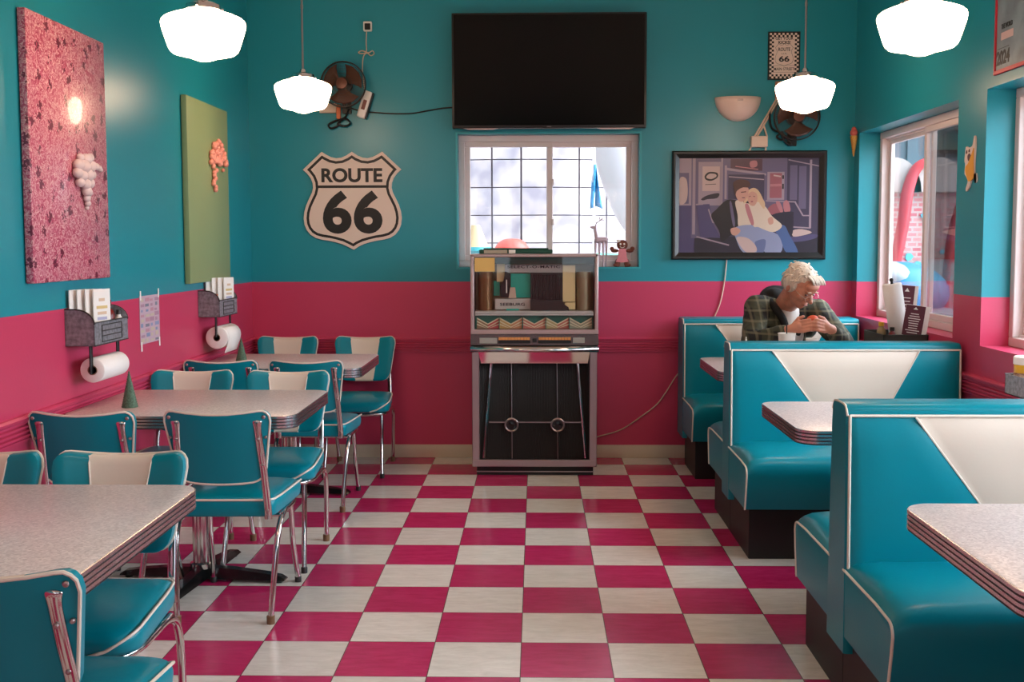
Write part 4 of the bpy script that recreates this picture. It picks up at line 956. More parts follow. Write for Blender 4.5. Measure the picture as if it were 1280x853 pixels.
# ---------------------------------------------------------------- left wall
def canvas(name, y0, y1, z0, z1, m, label):
    bm = NB(); add_box(bm, XL+.003, XL+.034, y0, y1, z0, z1, 0, .005, 2); return tag(obj(name, bm, m), label, 'wall art')
canvas('floral_canvas', 3.862, 4.565, 1.265, 2.252, M_floral, 'tall pink floral fabric panel on the left wall')
canvas('green_canvas', 5.63, 6.375, 1.195, 2.182, M_green, 'plain olive green canvas panel on the left wall')
def ornament(name, cy, cz, m, lobes, label, sc=1.0):
    bm = NB()
    for (dy, dz, r) in lobes: add_ball(bm, (XL+.034+r*sc*.75, cy+dy*sc*1.65, cz+dz*sc), (r*sc*.9, r*sc*1.35, r*sc), 0, 10)
    return tag(obj(name, bm, m, smooth=60), label, 'ornament')
grp = [(0, .08, .026), (.03, .09, .02), (-.03, .085, .018), (-.05, .05, .026), (-.02, .045, .03), (.02, .05, .028), (.05, .06, .018), (.075, .055, .017), (.098, .05, .014), (.115, .045, .010), (-.055, .015, .024), (-.03, .005, .026), (0, .01, .030), (.03, .015, .024), (-.04, -.025, .022), (-.01, -.03, .026), (.02, -.025, .024), (0, -.062, .024), (.02, -.065, .018), (.005, -.092, .018), (.012, -.115, .015), (.012, -.135, .010)]
ornament('grape_ornament', 4.31, 1.675, mat('plaster_white', (216, 196, 196), .6), grp, 'white moulded grape cluster fixed on the pink floral panel', .9)
rs = random.Random(3); fl = []
for i in range(60):
    a = rs.uniform(0, 2*PI); r = rs.uniform(0, .105)**1.0; fl.append((.01+r*math.cos(a), .055+r*.85*math.sin(a), rs.uniform(.010, .019)))
for z in range(7): fl.append((-.035+rs.uniform(-.012, .012), -.04-z*.016, .014))
ornament('coral_ornament', 6.12, 1.845, mat('coral_plaster', (236, 156, 138), .5), fl, 'small coral pink blossom ornament fixed on the green panel', 1.0)

def make_caddy():
    """local: x out of wall, y along it, origin at wall, bottom front-left corner"""
    t = thing('wall_caddy', '', 'caddy')
    L_ = .345; D = .118; H = .145
    side = [(0, 0), (D, 0), (D, .085)]+[(D*.35+D*.65*math.cos(a), .085+.06*math.sin(a)) for a in [PI/2*i/6 for i in range(1, 7)]]+[(0, H)]
    bm = NB()
    SY = Matrix(((1,0,0,0),(0,0,1,0),(0,1,0,0),(0,0,0,1)))
    add_prism(bm, side, 0, .004, 0, SY); add_prism(bm, side, L_-.004, L_, 0, SY)
    add_box(bm, 0, .003, 0, L_, 0, H); add_box(bm, 0, D, 0, L_, 0, .004); add_box(bm, D-.004, D, 0, L_, 0, .092)
    obj('bin', bm, M_galv, t)
    bm = NB()
    for yy in (0, L_): add_tube(bm, [(x, yy, z) for x, z in side[2:]], .003, 6)
    for z in (.012, .035, .055, .078): add_tube(bm, [(D+.001, .07, z+.0), (D+.001, L_-.07, z)], .0022, 6)
    for yy in (.07, L_-.07): add_tube(bm, [(D+.001, yy, .012), (D+.001, yy, .078)], .0022, 6)
    add_tube(bm, [(D+.001, 0, .092), (D+.001, L_, .092)], .0025, 6); add_tube(bm, [(D, 0, .001), (D, L_, .001)], .0025, 6)
    obj('trim', bm, M_dark, t)
    for yy in (.035, L_-.035):
        bm = NB(); add_box(bm, .082, .090, yy-.011, yy+.011, -.115, 0, 0, .002, 1); add_tube(bm, [(.086, yy+(.008 if yy < .1 else -.008), -.10), (.086, yy+(.03 if yy < .1 else -.03), -.10)], .013, 12); obj('arm', bm, M_black, t)
    return t
cad = make_caddy(); cad.location = (XL, 4.178, 1.006); cad['label'] = 'galvanised wall caddy with black arms under the pink floral panel'; cad['group'] = 'galvanised wall caddies'
CAD2 = dup(cad, (XL, 5.852, 1.003), 0, 'galvanised wall caddy with black arms under the green panel', 'galvanised wall caddies')
def roll(x, y, z, R_, L_, label, hang=False):
    t = thing('paper_towel_roll', label, 'paper towel', (x, y, z), 0, 'horizontal paper towel rolls')
    My = Matrix.Rotation(-PI/2, 4, 'X')
    bm = NB(); add_lathe(bm, [(.019, 0), (R_-.003, 0), (R_, .003), (R_, L_-.003), (R_-.003, L_), (.019, L_), (.019, 0)], 40, 0, My); obj('paper', bm, M_paper, t, smooth=50)
    bm = NB(); add_lathe(bm, [(.0165, -.001), (.0195, -.001), (.0195, L_+.001), (.0165, L_+.001), (.0165, -.001)], 24, 0, My); obj('core', bm, mat('cardboard', (150, 120, 100), .8), t, smooth=50)
    if hang:
        bm = NB(); P = [(R_*math.cos(a)+.001, R_*math.sin(a)) for a in (1.2, .8, .4, 0)]+[(R_-.002, -.03), (R_-.012, -.06), (R_-.018, -.085)]
        for i in range(len(P)-1):
            sk = lambda j: max(0, j-3)*-.010
            bm.faces.new([bm.verts.new(p) for p in ((P[i][0]+.001, .02+sk(i), P[i][1]), (P[i][0]+.001, L_+sk(i), P[i][1]), (P[i+1][0]+.001, L_+sk(i+1), P[i+1][1]), (P[i+1][0]+.001, .02+sk(i+1), P[i+1][1]))])
        bmesh.ops.remove_doubles(bm, verts=bm.verts, dist=.0001); o = obj('loose_sheet', bm, M_paper, t, smooth=60); md = o.modifiers.new('thick', 'SOLIDIFY'); md.thickness = .0012
roll(XL+.086, 4.222, .906, .050, .262, 'paper towel roll hanging under the caddy nearer the camera')
roll(XL+.086, 5.895, .886, .062, .262, 'paper towel roll with a loose hanging sheet under the caddy by the corner', True)
def menu(x, y, z, h, label, faced, tilt=0, group='folded white menus in the wall caddies'):
    t = thing('menu_card', label, 'menu', (x, y, z), tilt, group)
    bm = NB(); add_box(bm, -.052, .052, -.002, .002, 0, h, 0, 0); obj('sheet', bm, M_card, t, smooth=0)
    bm = NB()
    for zz, w, c in ((.80, .018, 0), (.66, .034, 1), (.55, .028, 0), (.45, .03, 2), (.36, .02, 0), (.25, .03, 3), (.15, .034, 0)):
        add_box(bm, -w, w, -.0024, -.002, h*zz-.006, h*zz+.006, c)
    if faced: obj('printing', bm, [mat('print_tan', (214, 186, 160), .6), mat('print_gold', (214, 190, 130), .6), mat('print_lilac', (176, 176, 206), .6), mat('print_rose', (222, 176, 178), .6)], t, smooth=0)
    else: bm.free()
for i, yy in enumerate((4.212, 4.245, 4.275, 4.335)):
    menu(XL+.028+.024*i, 4.240+.019*i, 1.012, .215, ['white menu standing at the front end of the caddy below the floral panel', 'second white menu from the front end of the caddy below the floral panel', 'third white menu from the front end of the caddy below the floral panel', 'printed menu next to the sauce bottles in the caddy below the floral panel'][i], i == 3, math.radians(75))
for i, yy in enumerate((5.985, 6.02, 6.055, 6.10)):
    menu(XL+.028+.024*i, 6.0+.032*i, 1.009, .205, ['white menu beside the orange-capped bottle in the caddy below the green panel', 'second white menu from the orange-capped bottle in the caddy below the green panel', 'third white menu from the orange-capped bottle in the caddy below the green panel', 'printed menu at the far end of the caddy below the green panel'][i], i == 3, math.radians(75))
def bottle(name, x, y, z, r, h, mb, mc, label, cat='bottle'):
    t = thing(name, label, cat, (x, y, z))
    bm = NB(); add_lathe(bm, [(0, 0), (r, 0), (r, h*.6), (r*.85, h*.72), (r*.5, h*.8), (r*.5, h*.84), (0, h*.84)], 20); obj('body', bm, mb, t, smooth=40)
    bm = NB(); add_lathe(bm, [(0, h*.84), (r*.62, h*.84), (r*.58, h), (0, h)], 20); obj('cap', bm, mc, t, smooth=40)
M_ketch = mat('ketchup_red', (110, 24, 22), .25); M_yel = mat('mustard_yellow', (222, 168, 30), .4)
bottle('sauce_bottle', XL+.060, 4.445, 1.011, .033, .165, M_ketch, M_ketch, 'dark red sauce bottle in the caddy below the floral panel')
bottle('mustard_bottle', XL+.045, 4.385, 1.011, .020, .172, M_dark, M_yel, 'slim dark bottle with a yellow cap in the caddy below the floral panel')
bottle('pepper_shaker', XL+.09, 4.497, 1.011, .017, .120, M_card, M_dark, 'small pale shaker beside the red sauce bottle in the caddy', 'shaker')
bottle('sauce_bottle', XL+.075, 5.925, 1.008, .022, .118, M_dark, M_orange, 'dark bottle with an orange cap in the caddy below the green panel')
bottle('syrup_jar', XL+.045, 5.89, 1.008, .026, .14, M_dark, M_white, 'dark jar with a white lid in the caddy below the green panel', 'jar')
# taped flyer
t = thing('flyer', 'pastel printed flyer taped on the pink wall between the caddies', 'poster', (XL, 5.11, 1.05))
bm = NB(); add_box(bm, .001, .003, -.135, .125, -.115, .112); obj('sheet', bm, mat('flyer_lilac', (196, 170, 186), .5), t, smooth=0)
rs = random.Random(11); bm = NB(); cs = [(214, 120, 150), (120, 140, 206), (90, 96, 128), (226, 200, 170), (176, 110, 150), (100, 130, 190)]
for i in range(4):
    for j in range(9):
        y0 = -.13+i*.063; z0 = -.11+j*.024; add_box(bm, .0032, .0036, y0+rs.uniform(0, .01), y0+rs.uniform(.03, .058), z0+.002, z0+rs.uniform(.012, .022), rs.randrange(6))
obj('printing', bm, [mat('flyer_%d' % i, tuple(int(.55*q+.45*165) for q in c), .5) for i, c in enumerate(cs)], t, smooth=0)
bm = NB()
for yy, zz in ((-.125, .115), (.115, .118), (-.125, -.125), (.115, -.12)): add_box(bm, .004, .0045, yy-.008, yy+.008, zz-.022, zz+.022)
obj('tape', bm, M_card, t, smooth=0)
# cone trees
def cone_tree(x, y, z, R_, h, m, label):
    bm = NB(); prof = [(0, 0), (R_, 0)]
    n = 16
    for i in range(n):
        a = i/n; prof += [(R_*(1-a)+.0015, h*(a+.3/n)), (R_*(1-a-.6/n), h*(a+.9/n))]
    prof.append((0, h+.004)); add_lathe(bm, prof, 24); o = tag(obj('cone_tree', bm, m, smooth=60), label, 'ornament', 'yarn cone trees'); o.location = (x, y, z)
cone_tree(-1.636, 4.262, .752, .031, .148, M_tree, 'green ribbed cone tree on the middle table')
cone_tree(-1.640, 5.925, .752, .031, .130, M_tree, 'green ribbed cone tree on the farthest table')
cone_tree(1.095, 5.62, .752, .030, .165, mat('cone_white', (226, 222, 214), .8), 'white cone tree whose tip shows over the middle bench')

# ---------------------------------------------------------------- right wall
t = thing('calendar', 'red-edged pale 2024 calendar poster high on the window wall', 'poster', (XR, 4.60, 2.46)); Rr = RIGHT(0)
bm = NB(); add_box(bm, -.008, -.001, -.262, .262, -.31, .31, 0); obj('board', bm, mat('calendar_blue', (138, 156, 166), .35, noise=.2, nscale=9), t, smooth=0)
bm = NB()
for a, b, c, d in ((-.27, .27, -.32, -.302), (-.27, .27, .302, .32), (-.27, -.256, -.302, .302), (.256, .27, -.302, .302)): add_box(bm, -.014, -.001, a, b, c, d, 0, .002, 1)
obj('edge', bm, mat('calendar_red', (190, 30, 52), .4), t)
bm = NB(); add_text(bm, '2024', -.185, -.252, .13, .062, .008, 0, Rr, .04, .001); add_text(bm, 'THE WORLD', -.155, -.120, .11, .022, .008, 0, Rr, .04, .001)
add_box(bm, -.0088, -.008, .13, .245, -.213, -.211)
add_box(bm, -.0088, -.008, .09, .21, -.178, -.146, 1)
obj('lettering', bm, [M_ink, mat('calendar_pink', (206, 178, 176), .5)], t, smooth=0)
t = thing('cartoon_cutout', 'flat wooden cut-out of a waving white animal in yellow overalls on the window pillar', 'ornament', (XR, 5.118, 1.69))
def rp(bm, pts, d0, d1, mi=0): add_prism(bm, [(p.x, p.y) for p in smooth_path([(x, y, 0) for x, y in pts], 4, True)], d0, d1, mi, Rr)
bm = NB(); rp(bm, [(-.055, .13), (-.045, .165), (-.02, .158), (.02, .16), (.035, .175), (.045, .205), (.058, .20), (.062, .15), (.055, .09), (.06, .0), (.075, -.01), (.085, .0), (.08, .03), (.06, .03), (.02, -.005), (0, -.03), (-.03, -.045), (-.035, -.03), (-.015, .0), (-.035, .025), (-.055, .04), (-.05, .08), (-.06, .10)], .001, .008); obj('board', bm, mat('cutout_white', (226, 206, 196), .5), t)
bm = NB(); rp(bm, [(-.04, .07), (-.01, .085), (.03, .13), (.05, .15), (.05, .09), (.055, .02), (.04, .005), (.0, .0), (-.02, .02), (-.04, .045)], .0082, .0105); obj('overalls', bm, mat('cutout_yellow', (226, 158, 30), .5), t)
bm = NB(); rp(bm, [(-.02, .12), (0, .13), (.015, .115), (.0, .095), (-.015, .10)], .0082, .010, 0); rp(bm, [(-.04, .14), (-.03, .148), (-.028, .135), (-.038, .13)], .0082, .010, 0); rp(bm, [(-.01, .145), (0, .15), (.002, .138), (-.008, .136)], .0082, .010, 0); obj('face', bm, mat('cutout_dark', (84, 36, 40), .5), t)
t = thing('ice_cream_cutout', 'narrow ice cream cone ornament beside the far window', 'ornament', (XR, 6.915, 1.945))
bm = NB(); add_lathe(bm, [(0, 0), (.004, .004), (.024, .13), (0, .135)], 16, 0, Matrix.Translation((-.025, 0, 0))); obj('cone', bm, mat('waffle', (206, 150, 60), .6, noise=.2, nscale=120), t)
bm = NB(); add_ball(bm, (-.025, 0, .150), (.024, .026, .024), 0, 12); add_ball(bm, (-.025, .0, .172), .016, 0, 12); obj('scoop', bm, mat('scoop_red', (206, 96, 84), .5), t)

# caddy with jar at the picture edge and the caddy with towel post by the far window
def tray(x0, x1, y0, y1, z0, z1, m, label):
    bm = NB(); add_box(bm, x0, x1, y0, y1, z0, z0+.004); add_box(bm, x0, x0+.004, y0, y1, z0, z1); add_box(bm, x1-.004, x1, y0, y1, z0, z1); add_box(bm, x0, x1, y0, y0+.004, z0, z1); add_box(bm, x0, x1, y1-.004, y1, z0, z1)
    add_tube(bm, [(x0, y0, z1), (x1, y0, z1), (x1, y1, z1), (x0, y1, z1)], .003, 6, closed=True)
    return tag(obj('condiment_caddy', bm, m), label, 'caddy')
tray(1.80, XR-.004, 5.60, 5.93, .845, .925, mat('dark_caddy', (58, 60, 56), .5, .3), 'dark metal condiment caddy on the window wall by the seated man')
tray(1.884, XR-.004, 4.04, 4.34, .80, .880, M_galv, 'grey metal condiment caddy at the picture edge under the near window')
t = thing('paper_towel_roll', 'upright leaning paper towel roll in front of the far window', 'paper towel', (1.925, 5.74, .92)); t.rotation_euler = (0, math.radians(-9), 0)
bm = NB(); add_lathe(bm, [(.018, 0), (.046, 0), (.049, .003), (.049, .267), (.046, .27), (.018, .27), (.018, 0)], 40); obj('paper', bm, M_paper, t, smooth=50)
bm = NB(); add_tube(bm, [(0, 0, -.07), (0, 0, .285)], .007, 10); add_ball(bm, (0, 0, .29), .011, 0, 10); obj('post', bm, M_black, t)
M_cardm = mat('maroon_print', (92, 40, 56), .5)
def sign_card(x, y, z, w, h, ry, rz, label):
    t = thing('menu_board', label, 'menu', (x, y, z)); t.rotation_euler = (0, ry, rz)
    bm = NB(); add_box(bm, -w/2, w*.75, -.002, .002, 0, h); obj('sheet', bm, M_card, t, smooth=0)
    bm = NB(); add_box(bm, -w/2, w*.5, -.0028, -.002, .004, h-.002); obj('print_area', bm, M_cardm, t, smooth=0)
    bm = NB(); rs = random.Random(int(w*1e4))
    for k in range(9):
        zz = h*(.12+.075*k); ww = w*rs.uniform(.2, .36); add_box(bm, -ww, ww, -.0033, -.0028, zz-.0022, zz+.0022)
    add_prism(bm, [(-.012, h*.86), (.012, h*.86), (0, h*.94)], .0028, .0033, 0, BACK(0)); obj('lettering', bm, M_card, t, smooth=0)
sign_card(1.985, 5.86, .93, .078, .245, math.radians(5), math.radians(-8), 'tall maroon menu card behind the upright paper towel roll')
sign_card(1.955, 5.64, .915, .098, .165, math.radians(8), math.radians(-8), 'shorter maroon menu card beside the upright paper towel roll')
bottle('salsa_jar', 1.845, 5.78, .85, .024, .13, mat('jar_glass', (150, 130, 96), .25), M_yel, 'small pale jar with a yellow lid left of the upright paper roll', 'jar')
bottle('hot_sauce_bottle', 1.87, 5.68, .85, .02, .11, M_ketch, M_black, 'small dark red bottle at the foot of the upright paper roll')
t = thing('mustard_tub', 'white-lidded tub with a yellow label at the picture edge', 'tub', (1.942, 4.285, .806))
bm = NB(); add_lathe(bm, [(0, 0), (.042, 0), (.046, .118), (0, .118)], 28); obj('tub', bm, M_yel, t, smooth=40)
bm = NB(); add_lathe(bm, [(0, .118), (.048, .118), (.048, .146), (.044, .150), (0, .150)], 28); obj('lid', bm, M_white, t, smooth=40)
bm = NB(); add_lathe(bm, [(.0452, .035), (.0465, .085)], 28); obj('label_picture', bm, mat('label_mix', (226, 200, 170), .5, noise=.5, nscale=50, ncol=(120, 30, 24)), t, smooth=40)

# ---------------------------------------------------------------- the seated man
def bake_remesh(name, bm, m, voxel, parent=None, smooth_it=6, fac=.5, noise=0):
    me = bpy.data.meshes.new(name); bm.to_mesh(me); bm.free(); o = bpy.data.objects.new(name+'_raw', me); C.objects.link(o)
    r = o.modifiers.new('r', 'REMESH'); r.mode = 'VOXEL'; r.voxel_size = voxel; r.use_smooth_shade = True
    s = o.modifiers.new('s', 'SMOOTH'); s.iterations = smooth_it; s.factor = fac
    if noise:
        tx = bpy.data.textures.new(name+'_noise', 'CLOUDS'); tx.noise_scale = .05; d = o.modifiers.new('d', 'DISPLACE'); d.texture = tx; d.strength = noise; d.mid_level = .5
    bpy.context.view_layer.update(); dg = bpy.context.evaluated_depsgraph_get()
    nm = bpy.data.meshes.new_from_object(o.evaluated_get(dg)); bpy.data.objects.remove(o)
    nm.name = name; nm.materials.clear(); nm.materials.append(m)
    for p in nm.polygons: p.use_smooth = True
    n = bpy.data.objects.new(name, nm); C.objects.link(n)
    if parent: n.parent = parent
    return n
def man():
    V = Vector
    head_c = V((1.520, 6.235, 1.150))
    HM = Matrix.Translation(head_c) @ Matrix.Rotation(math.radians(36), 4, 'Z') @ Matrix.Rotation(math.radians(36), 4, 'X')
    neck0 = V((1.475, 6.40, 1.035)); neck1 = HM @ V((0, .025, -.05))
    shR, shL = V((1.315, 6.43, 1.02)), V((1.665, 6.40, .995))
    elR, elL = V((1.235, 6.16, .835)), V((1.735, 6.10, .835))
    wrR, wrL = V((1.405, 5.965, .925)), V((1.628, 5.955, .925))
    pel, chest = V((1.47, 6.54, .60)), V((1.485, 6.47, .88))
    hipR, hipL = V((1.38, 6.50, .58)), V((1.56, 6.50, .58)); knR, knL = V((1.34, 6.12, .57)), V((1.60, 6.12, .57)); anR, anL = V((1.34, 6.10, .10)), V((1.60, 6.10, .10))
    held = V((1.520, 5.93, .965))
    bm = NB()
    # head
    for c, r in (((0, .012, .035), (.074, .092, .082)), ((0, -.02, -.005), (.067, .075, .085)), ((0, -.035, -.045), (.054, .056, .058)), ((0, -.062, -.083), (.028, .024, .022)), ((.036, -.058, -.022), (.024, .026, .028)), ((-.036, -.058, -.022), (.024, .026, .028)),
                 ((0, -.082, .028), (.046, .016, .011)), ((0, -.075, .055), (.05, .025, .03)), ((.079, .012, -.008), (.009, .018, .030)), ((-.079, .012, -.008), (.009, .018, .030)), ((0, -.087, -.056), (.024, .010, .006)), ((0, -.085, -.067), (.020, .010, .006))):
        add_ball(bm, c, r, 0, 20, HM)
    t_ = bmesh.new(); add_cone(t_, (0, -.088, .012), (0, -.114, -.024), .008, .013); add_ball(t_, (.012, -.098, -.028), .009); add_ball(t_, (-.012, -.098, -.028), .009); merge(bm, t_, HM)
    add_cone(bm, neck0, neck1, .062, .054, 16); add_cone(bm, HM @ V((0, -.03, -.075)), neck0+V((.01, -.03, .0)), .036, .05, 12)
    # torso, arms, legs
    add_cone(bm, pel, chest, .125, .135, 16); add_cone(bm, chest+V((-.07, 0, .03)), chest+V((.07, 0, .03)), .105, .105, 14)
    for sh, el, wr in ((shR, elR, wrR), (shL, elL, wrL)): add_cone(bm, sh, el, .052, .042, 12); add_cone(bm, el, wr, .040, .028, 12); add_cone(bm, sh, chest+V((0, 0, .08)), .055, .09, 12)
    for h, k, a in ((hipR, knR, anR), (hipL, knL, anL)): add_cone(bm, h, k, .085, .058, 14); add_cone(bm, k, a, .055, .036, 12); add_cone(bm, a+V((0, 0, -.045)), a+V((0, -.16, -.06)), .034, .026, 10); add_cone(bm, h, pel, .085, .11, 12)
    # hands: palm, four fingers curled round the held food, thumb from the side
    for wr, s in ((wrR, 1), (wrL, -1)):
        d = (held-wr).normalized(); upv = V((0, 0, 1)); fwd = V((s*.9, -.25, .30)).normalized(); side = V((0, -.25, -1)).normalized(); palm_n = fwd.cross(side).normalized()
        toward = V((s*.25, .45, .1)).normalized()
        pc = wr+fwd*.045+V((0, -.008, .004)); add_cone(bm, wr, pc, .027, .030, 12)
        for j in range(4):
            base = pc+fwd*.022+side*(-.026+.0185*j)+V((0, -.020, 0)); ln_ = (.040, .045, .043, .034)[j]
            p1 = base+fwd*ln_*.9+V((0, -.010, -.002)); p2 = p1+fwd*ln_*.45+V((s*.004, .014, -.004)); p3 = p2+V((s*.006, .018, -.004))
            add_cone(bm, pc+side*(-.018+.013*j), base, .017, .0105, 10); add_cone(bm, base, p1, .0100, .0088, 10); add_cone(bm, p1, p2, .0088, .0080, 10); add_cone(bm, p2, p3, .0080, .0070, 10)
        tb = wr+fwd*.025-side*.022; t1 = tb+fwd*.025-side*.022+V((0, .004, .004)); t2 = t1+fwd*.026-side*.002+V((0, -.002, 0))
        add_cone(bm, tb, t1, .015, .0115, 10); add_cone(bm, t1, t2, .0112, .009, 10)
    body = bake_remesh('person', bm, M_skin, .0042, None, 3, .4)
    tag(body, 'white-haired man in glasses and plaid jacket seated at the far booth, looking down', 'person')
    # hair: full sides and back, tousled top
    bm = NB(); rs = random.Random(5)
    for c, r in (((0, .028, .055), (.082, .094, .078)), ((.066, .025, .012), (.022, .052, .055)), ((-.066, .025, .012), (.022, .052, .055)), ((0, .085, .0), (.065, .030, .07))): add_ball(bm, c, r, 0, 18, HM)
    for i in range(150):
        a = rs.uniform(-2.9, 2.9)+PI/2; el = rs.uniform(-.1, 1.5); n = V((math.cos(a)*math.cos(el), math.sin(a)*math.cos(el), math.sin(el)))
        if n.y < -.45 and n.z < .62: continue
        p = V((0, .022, .045))+V((n.x*.082, n.y*.094, n.z*.082)); tang = V((rs.uniform(-.6, .9), rs.uniform(-.2, .8), rs.uniform(-1.1, -.1)))
        q = p+n*rs.uniform(.001, .006)+tang*.034; t_ = bmesh.new(); add_tube(t_, smooth_path([p, (p+q)/2+n*.005, q], 3), [.007, .007, .0065, .006, .005, .0035, .002], 6); merge(bm, t_, HM)
    for i in range(16):
        x = rs.uniform(-.05, .05); t_ = bmesh.new(); add_tube(t_, smooth_path([(x, -.045, .108), (x+.012, -.075, .100), (x+.028, -.090, .078)], 3), [.008, .008, .007, .006, .005, .004, .002], 6); merge(bm, t_, HM)
    hair = obj('hair', bm, M_hair, body, smooth=60)
    bm = NB()
    for s in (-1, 1): add_ball(bm, (s*.030, -.0835, .006), (.013, .008, .006), 0, 12, HM)
    obj('eyes', bm, mat('eye_shade', (92, 56, 46), .4), body)
    bm = NB()
    for s in (-1, 1): add_ball(bm, (s*.030, -.096, .031), (.018, .005, .0045), 0, 10, HM)
    obj('eyebrows', bm, mat('brow', (190, 160, 138), .8), body)
    bm = NB(); add_ball(bm, (0, -.0975, -.0615), (.019, .004, .0022), 0, 10, HM); obj('mouth', bm, mat('lip_shade', (130, 62, 56), .5), body)
    bm = NB()
    for s in (-1, 1):
        add_tube(bm, [HM @ V((s*.032+.024*math.cos(a), -.110, -.004+.016*math.sin(a))) for a in [2*PI*k/20 for k in range(20)]], .0014, 6, closed=True); add_tube(bm, [HM @ V(p) for p in ((s*.056, -.110, .0), (s*.074, -.085, .004), (s*.082, .005, .006))], .0013, 6)
    add_tube(bm, [HM @ V((-.008, -.112, .0)), HM @ V((.008, -.112, .0))], .0013, 6); obj('glasses', bm, mat('wire_rim', (200, 190, 180), .25, .8), body)
    # clothing
    bm = NB(); add_cone(bm, pel+V((0, 0, .02)), chest, .150, .158, 18); add_cone(bm, chest+V((-.09, 0, .05)), chest+V((.09, 0, .05)), .125, .122, 16)
    for sh, el, wr in ((shR, elR, wrR), (shL, elL, wrL)):
        add_cone(bm, sh, el, .076, .064, 14); add_cone(bm, el, wr+(el-wr)*.16, .062, .040, 14); add_cone(bm, sh, chest+V((0, 0, .08)), .078, .12, 14)
    jk = bake_remesh('jacket', bm, plaid(), .008, body, 5, .5, .010)
    bm = NB(); ring = [V((1.36, 6.43, 1.055)), V((1.385, 6.50, 1.09)), V((1.46, 6.53, 1.105)), V((1.54, 6.50, 1.085)), V((1.575, 6.44, 1.045))]
    add_tube(bm, smooth_path(ring, 5), [.030+.014*math.sin(PI*i/20) for i in range(21)], 12); add_tube(bm, smooth_path([(1.385, 6.42, 1.06), (1.405, 6.345, 1.02), (1.445, 6.315, .955), (1.46, 6.31, .87)], 5), .024, 10); add_tube(bm, smooth_path([(1.565, 6.43, 1.045), (1.565, 6.36, .99), (1.545, 6.315, .93), (1.525, 6.30, .86)], 5), .020, 10); add_ball(bm, (1.425, 6.47, 1.085), (.065, .06, .05), 0, 16)
    bake_remesh('hood', bm, mat('hood_black', (16, 16, 18), .9), .008, body, 5, .5, .006)
    bm = NB(); add_cone(bm, (1.495, 6.40, .99), (1.495, 6.37, .86), .075, .085, 16); bake_remesh('undershirt', bm, mat('shirt_white', (222, 214, 208), .8), .008, body, 4)
    bm = NB()
    for h, k, a in ((hipR, knR, anR), (hipL, knL, anL)): add_cone(bm, h, k, .10, .072, 14); add_cone(bm, k, a, .070, .055, 12); add_cone(bm, h, pel, .10, .125, 12)
    bake_remesh('trousers', bm, mat('denim', (40, 48, 66), .85), .010, body, 4)
    for a in (anR, anL):
        bm = NB(); add_cone(bm, a+V((0, .02, -.06)), a+V((0, -.17, -.065)), .040, .034, 12); o = bake_remesh('shoe', bm, M_dark, .006, body, 3)
    # what he holds
    t = thing('wrapped_snack', 'orange and white wrapped snack held in both hands of the seated man', 'food', held)
    t.rotation_euler = (math.radians(10), math.radians(-12), 0)
    bm = NB(); add_lathe(bm, [(0, -.045), (.024, -.043), (.032, -.02), (.034, .015), (.031, .022), (0, .022)], 20); obj('wrapper', bm, mat('wrapper_white', (226, 206, 196), .4, noise=.35, nscale=40, ncol=(200, 90, 70)), t, smooth=50)
    bm = NB(); add_ball(bm, (0, 0, .024), (.030, .030, .018), 0, 16); obj('filling', bm, mat('orange_food', (214, 84, 52), .5), t, smooth=60)
man()
t = thing('paper_cup', 'tall white paper cup with a black straw in front of the man', 'cup', (1.313, 5.65, .752))
bm = NB(); add_lathe(bm, [(0, .002), (.030, .002), (.031, 0), (.044, .172), (.0465, .176), (.0465, .180), (.042, .180), (.029, .006), (0, .006)], 32); obj('cup_wall', bm, M_white, t, smooth=40)
bm = NB(); add_tube(bm, [(.004, 0, .01), (0, .008, .235)], .0035, 8); obj('straw', bm, M_black, t)
bm = NB(); add_lathe(bm, [(0, .0), (.026, 0), (.032, .150), (.030, .150), (.024, .004), (0, .004)], 24); o = tag(obj('foam_cup', bm, M_white, smooth=40), 'small white cup directly beneath the hands of the man', 'cup'); o.location = (1.452, 5.68, .752)

# ---------------------------------------------------------------- outdoors
M_ground = mat('pale_concrete', (196, 190, 182), .8, noise=.1, nscale=2)
bm = NB(); add_box(bm, -14, 22, 7.2, 30, -.2, -.05); add_box(bm, XR+.36, 22, -12, 7.2, -.2, -.05); struct('ground', bm, M_ground, smooth=0)
def brickmat():
    m = mat('pink_brick', (222, 120, 130), .8); nt = m.node_tree; b = nt.nodes['Principled BSDF']; tc = nt.nodes.new('ShaderNodeTexCoord'); mp = nt.nodes.new('ShaderNodeMapping'); mp.inputs['Rotation'].default_value = (PI/2, 0, 0)
    br = nt.nodes.new('ShaderNodeTexBrick'); br.inputs['Scale'].default_value = 5; br.inputs['Color1'].default_value = lin((186, 92, 102)); br.inputs['Color2'].default_value = lin((198, 142, 142)); br.inputs['Mortar'].default_value = lin((186, 166, 162)); br.inputs['Mortar Size'].default_value = .05
    nt.links.new(tc.outputs['Object'], mp.inputs[0]); nt.links.new(mp.outputs[0], br.inputs[0]); nt.links.new(br.outputs[0], b.inputs['Base Color']); return m
